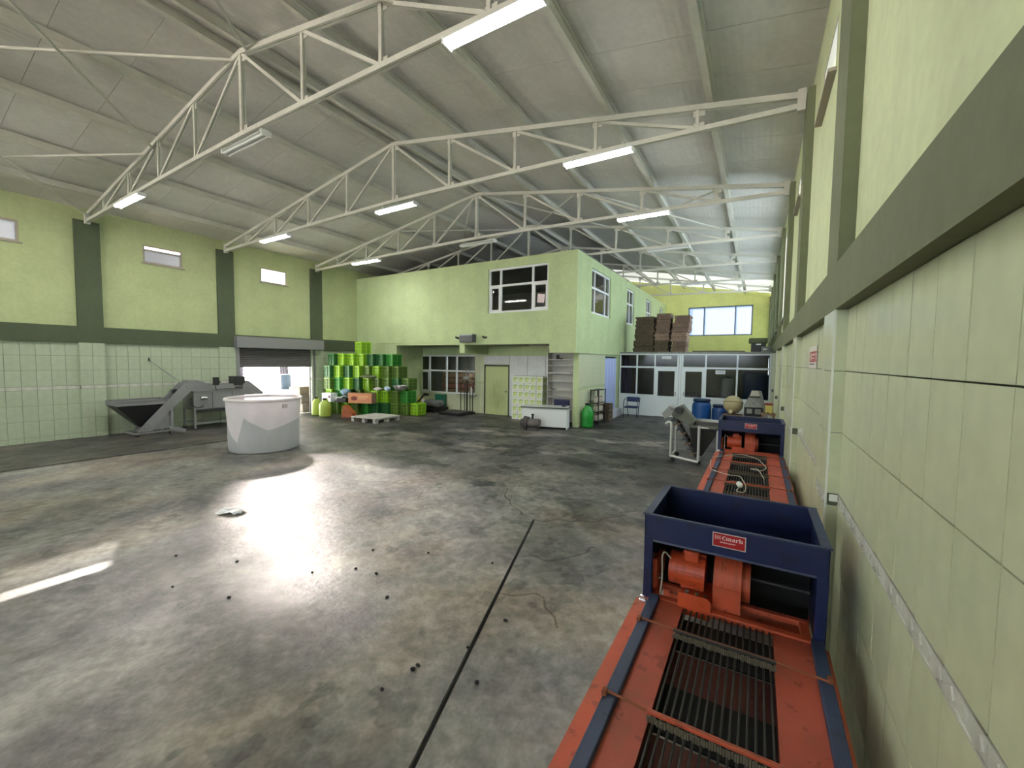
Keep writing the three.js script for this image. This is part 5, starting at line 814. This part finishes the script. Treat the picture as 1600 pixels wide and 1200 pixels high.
// ───────────────────────── on the partition roof: flattened cartons ─────────────────────────
{
  const stack = (label, x, z, ws, y0, mat, lean) => { const t = thing('carton_bundle', label, 'cardboard', [x, y0, z], 0, 'bundles of flattened cartons'); let y = 0; ws.forEach(([w, h, dx], i) => { const n = Math.max(2, Math.round(h / 0.09)); const g = []; for (let k = 0; k < n; k++) g.push(rbox(w + rr(-0.04, 0.03), h / n - 0.004, 0.8 + rr(-0.05, 0.05), 0.004, dx + rr(-0.02, 0.02) + lean * (y + h * k / n), y + h * (k + 0.5) / n, rr(-0.02, 0.02), 0, rr(-0.02, 0.02), 0)); part('bundle', g, mat[i % mat.length], t).userData.kind = 'stuff'; y += h; }); };
  const md = std([0.20, 0.13, 0.092], 0.9, { map: wornTex }), ml = std([0.30, 0.20, 0.14], 0.9, { map: wornTex });
  stack('darkest stack of flattened cartons, leftmost on the partition roof', -4.34, -18.9, [[0.86, 0.42, 0], [0.82, 0.6, 0.01], [0.78, 0.52, 0.01]], 2.742, [M.cardDark], 0.02);
  stack('tallest brown stack of flattened cartons, middle of the three', -3.58, -18.85, [[0.58, 0.5, 0], [0.6, 0.32, 0.0], [0.58, 0.38, 0.03], [0.56, 0.44, 0.03]], 2.742, [M.cardDark, ml, md, md], 0.02);
  stack('brown leaning stack of flattened cartons, rightmost of the three', -2.90, -18.8, [[0.56, 0.44, 0.02], [0.62, 0.4, 0.0], [0.64, 0.4, 0.04], [0.6, 0.28, 0.08]], 2.742, [md, ml, md], 0.05);
  solo('dark_board', 'dark board lying flat between the carton stacks and the wall corner', 'board', rbox(1.9, 0.05, 0.5, 0.01), M.cardDark, [-1.4, 2.77, -18.75], 0.02);
  const b = thing('olive_box', 'dark olive box on the partition roof by the right wall', 'box', [-0.02, 2.742, -18.75]); part('body', rbox(0.6, 0.2, 0.42, 0.015, 0, 0.44, 0, 0, 0.1), std([0.07, 0.075, 0.03], 0.8), b); part('base', rbox(0.5, 0.33, 0.4, 0.015, 0.02, 0.165, 0), M.black, b); part('label', box(0.16, 0.05, 0.005, 0.02, 0.30, 0.205), M.whitePaint, b);
  const c = thing('grey_carton', 'small grey carton beside the olive box at the wall', 'carton', [0.26, 2.742, -18.42]); part('body', rbox(0.32, 0.2, 0.26, 0.01, 0, 0.1, 0), std([0.2, 0.2, 0.19], 0.8), c); part('print', box(0.12, 0.05, 0.005, -0.04, 0.1, 0.132), M.whitePaint, c);
}
// ───────────────────────── small things on the walls and the floor ─────────────────────────
{
  const a = thing('wall_heater', 'dark grey heater box mounted under the upper window', 'heater', [-9.65, 2.98, MZ]); part('housing', [rbox(0.62, 0.31, 0.26, 0.015, 0, 0.155, 0.13)], std([0.09, 0.095, 0.10], 0.5), a); part('grille', (() => { const g = []; for (let i = 0; i < 6; i++) g.push(box(0.54, 0.012, 0.01, 0, 0.06 + i * 0.035, 0.262)); return g; })(), std([0.15, 0.155, 0.16], 0.5), a).userData.kind = 'stuff'; part('top_strip', box(0.6, 0.05, 0.012, 0, 0.285, 0.262), std([0.4, 0.42, 0.42], 0.5), a);
  for (const [x, s, w] of [[-10.2, 1, 'left'], [-8.86, -1, 'right']]) { const c = thing('wall_camera', `small black camera ${w} of the wall heater`, 'camera', [x, 3.17, MZ]); part('mount', [cyl(0.035, 0.035, 0.02, 0, 0, 0.01, Math.PI / 2, 0), rod([0, 0, 0.01], [0, 0, 0.1], 0.012)], M.black, c); part('body', [cyl(0.035, 0.04, 0.15, s * 0.03, 0.0, 0.14, 1.35, 0, 18)], M.black, c); }
  const pc = canvasTex(256, 128, (c, w, h) => { c.fillStyle = '#e8e6e0'; c.fillRect(0, 0, w, h); c.fillStyle = '#a8322c'; c.fillRect(14, 30, 228, 62); c.fillStyle = '#e8d9d0'; c.beginPath(); c.arc(66, 60, 24, 0, 7); c.fill(); c.fillRect(110, 44, 110, 10); c.fillRect(110, 66, 84, 8); c.fillStyle = '#44403c'; c.fillRect(20, 100, 180, 8); });
  const sg = thing('wall_sign', 'white and red warning sign on the right tiled wall', 'sign', [XRW - 0.022, 2.375, -5.6]); part('board', new THREE.BoxGeometry(0.66, 0.24, 0.006).rotateY(-Math.PI / 2), std('#ffffff', 0.4, { map: pc }), sg);
  const ou = thing('pipe_stub', 'short white pipe stub low on the right tiled wall, past the first column', 'pipe', [XRW - 0.012, 1.42, -6.5]); part('flange', cyl(0.05, 0.06, 0.015, 0, 0, 0, 0, Math.PI / 2), M.trimWhite, ou); part('stub', cyl(0.032, 0.032, 0.04, -0.02, 0, 0, 0, Math.PI / 2), M.trimWhite, ou);
  const clip = thing('pipe_clip', 'small white clip on the first tiled column of the right wall', 'clip', [XR + 0.05, 1.345, truss(1) + 0.262]); part('body', rbox(0.05, 0.05, 0.012, 0.004), M.trimWhite, clip);
  const pp = new THREE.PlaneGeometry(0.36, 0.22, 14, 9).rotateX(-Math.PI / 2), p = pp.attributes.position; for (let i = 0; i < p.count; i++) p.setY(i, 0.012 + 0.05 * vnoise(p.getX(i) * 18 + 40, p.getZ(i) * 18 + 40)); pp.computeVertexNormals();
  solo('paper_sheet', 'crumpled white sheet lying on the concrete floor', 'paper', pp, std([0.72, 0.75, 0.78], 0.7, { side: THREE.DoubleSide }), [-6.6, 0, -3.02], 0.5);
  const bits = []; for (const [x, z] of [[-3.6, -2.9], [-3.35, -2.95], [-3.8, -3.3], [-4.9, -2.3], [-3.2, -3.6], [-2.0, -2.55], [-2.05, -2.2], [-2.2, -2.15], [-4.3, -1.9], [-5.0, -1.7], [-2.15, -1.9], [-1.6, -2.3], [-3.0, -2.7], [-1.75, -3.0], [-5.6, -2.0], [-2.45, -3.8], [-4.1, -2.6]]) bits.push(ball(0.014, x + rr(-0.1, 0.1), 0.009, z, rr(0.7, 1.6), 0.7, rr(0.7, 1.4)));
  solo('floor_litter', 'scattered small dark pits and crumbs on the concrete floor', 'litter', bits, M.dark).userData.kind = 'stuff';
  const wire = thing('wall_wire', 'thin grey wire sagging along the left tiled wall above the steel machine', 'wire', [XLW + 0.03, 0, 0]); part('cord', tube([[0, 2.2, -5.2], [0.02, 2.05, -5.35], [0.05, 1.75, -5.65], [0.2, 1.56, -5.8]], 0.008, 30), M.inox, wire); part('hook', [box(0.03, 0.1, 0.03, 0, 2.2, -5.2)], M.black, wire);
}
scene.traverse((o) => { if (o.isMesh) { o.castShadow = o.material.transmission === 1 ? false : true; o.receiveShadow = true; } });
renderer.render(scene, camera);
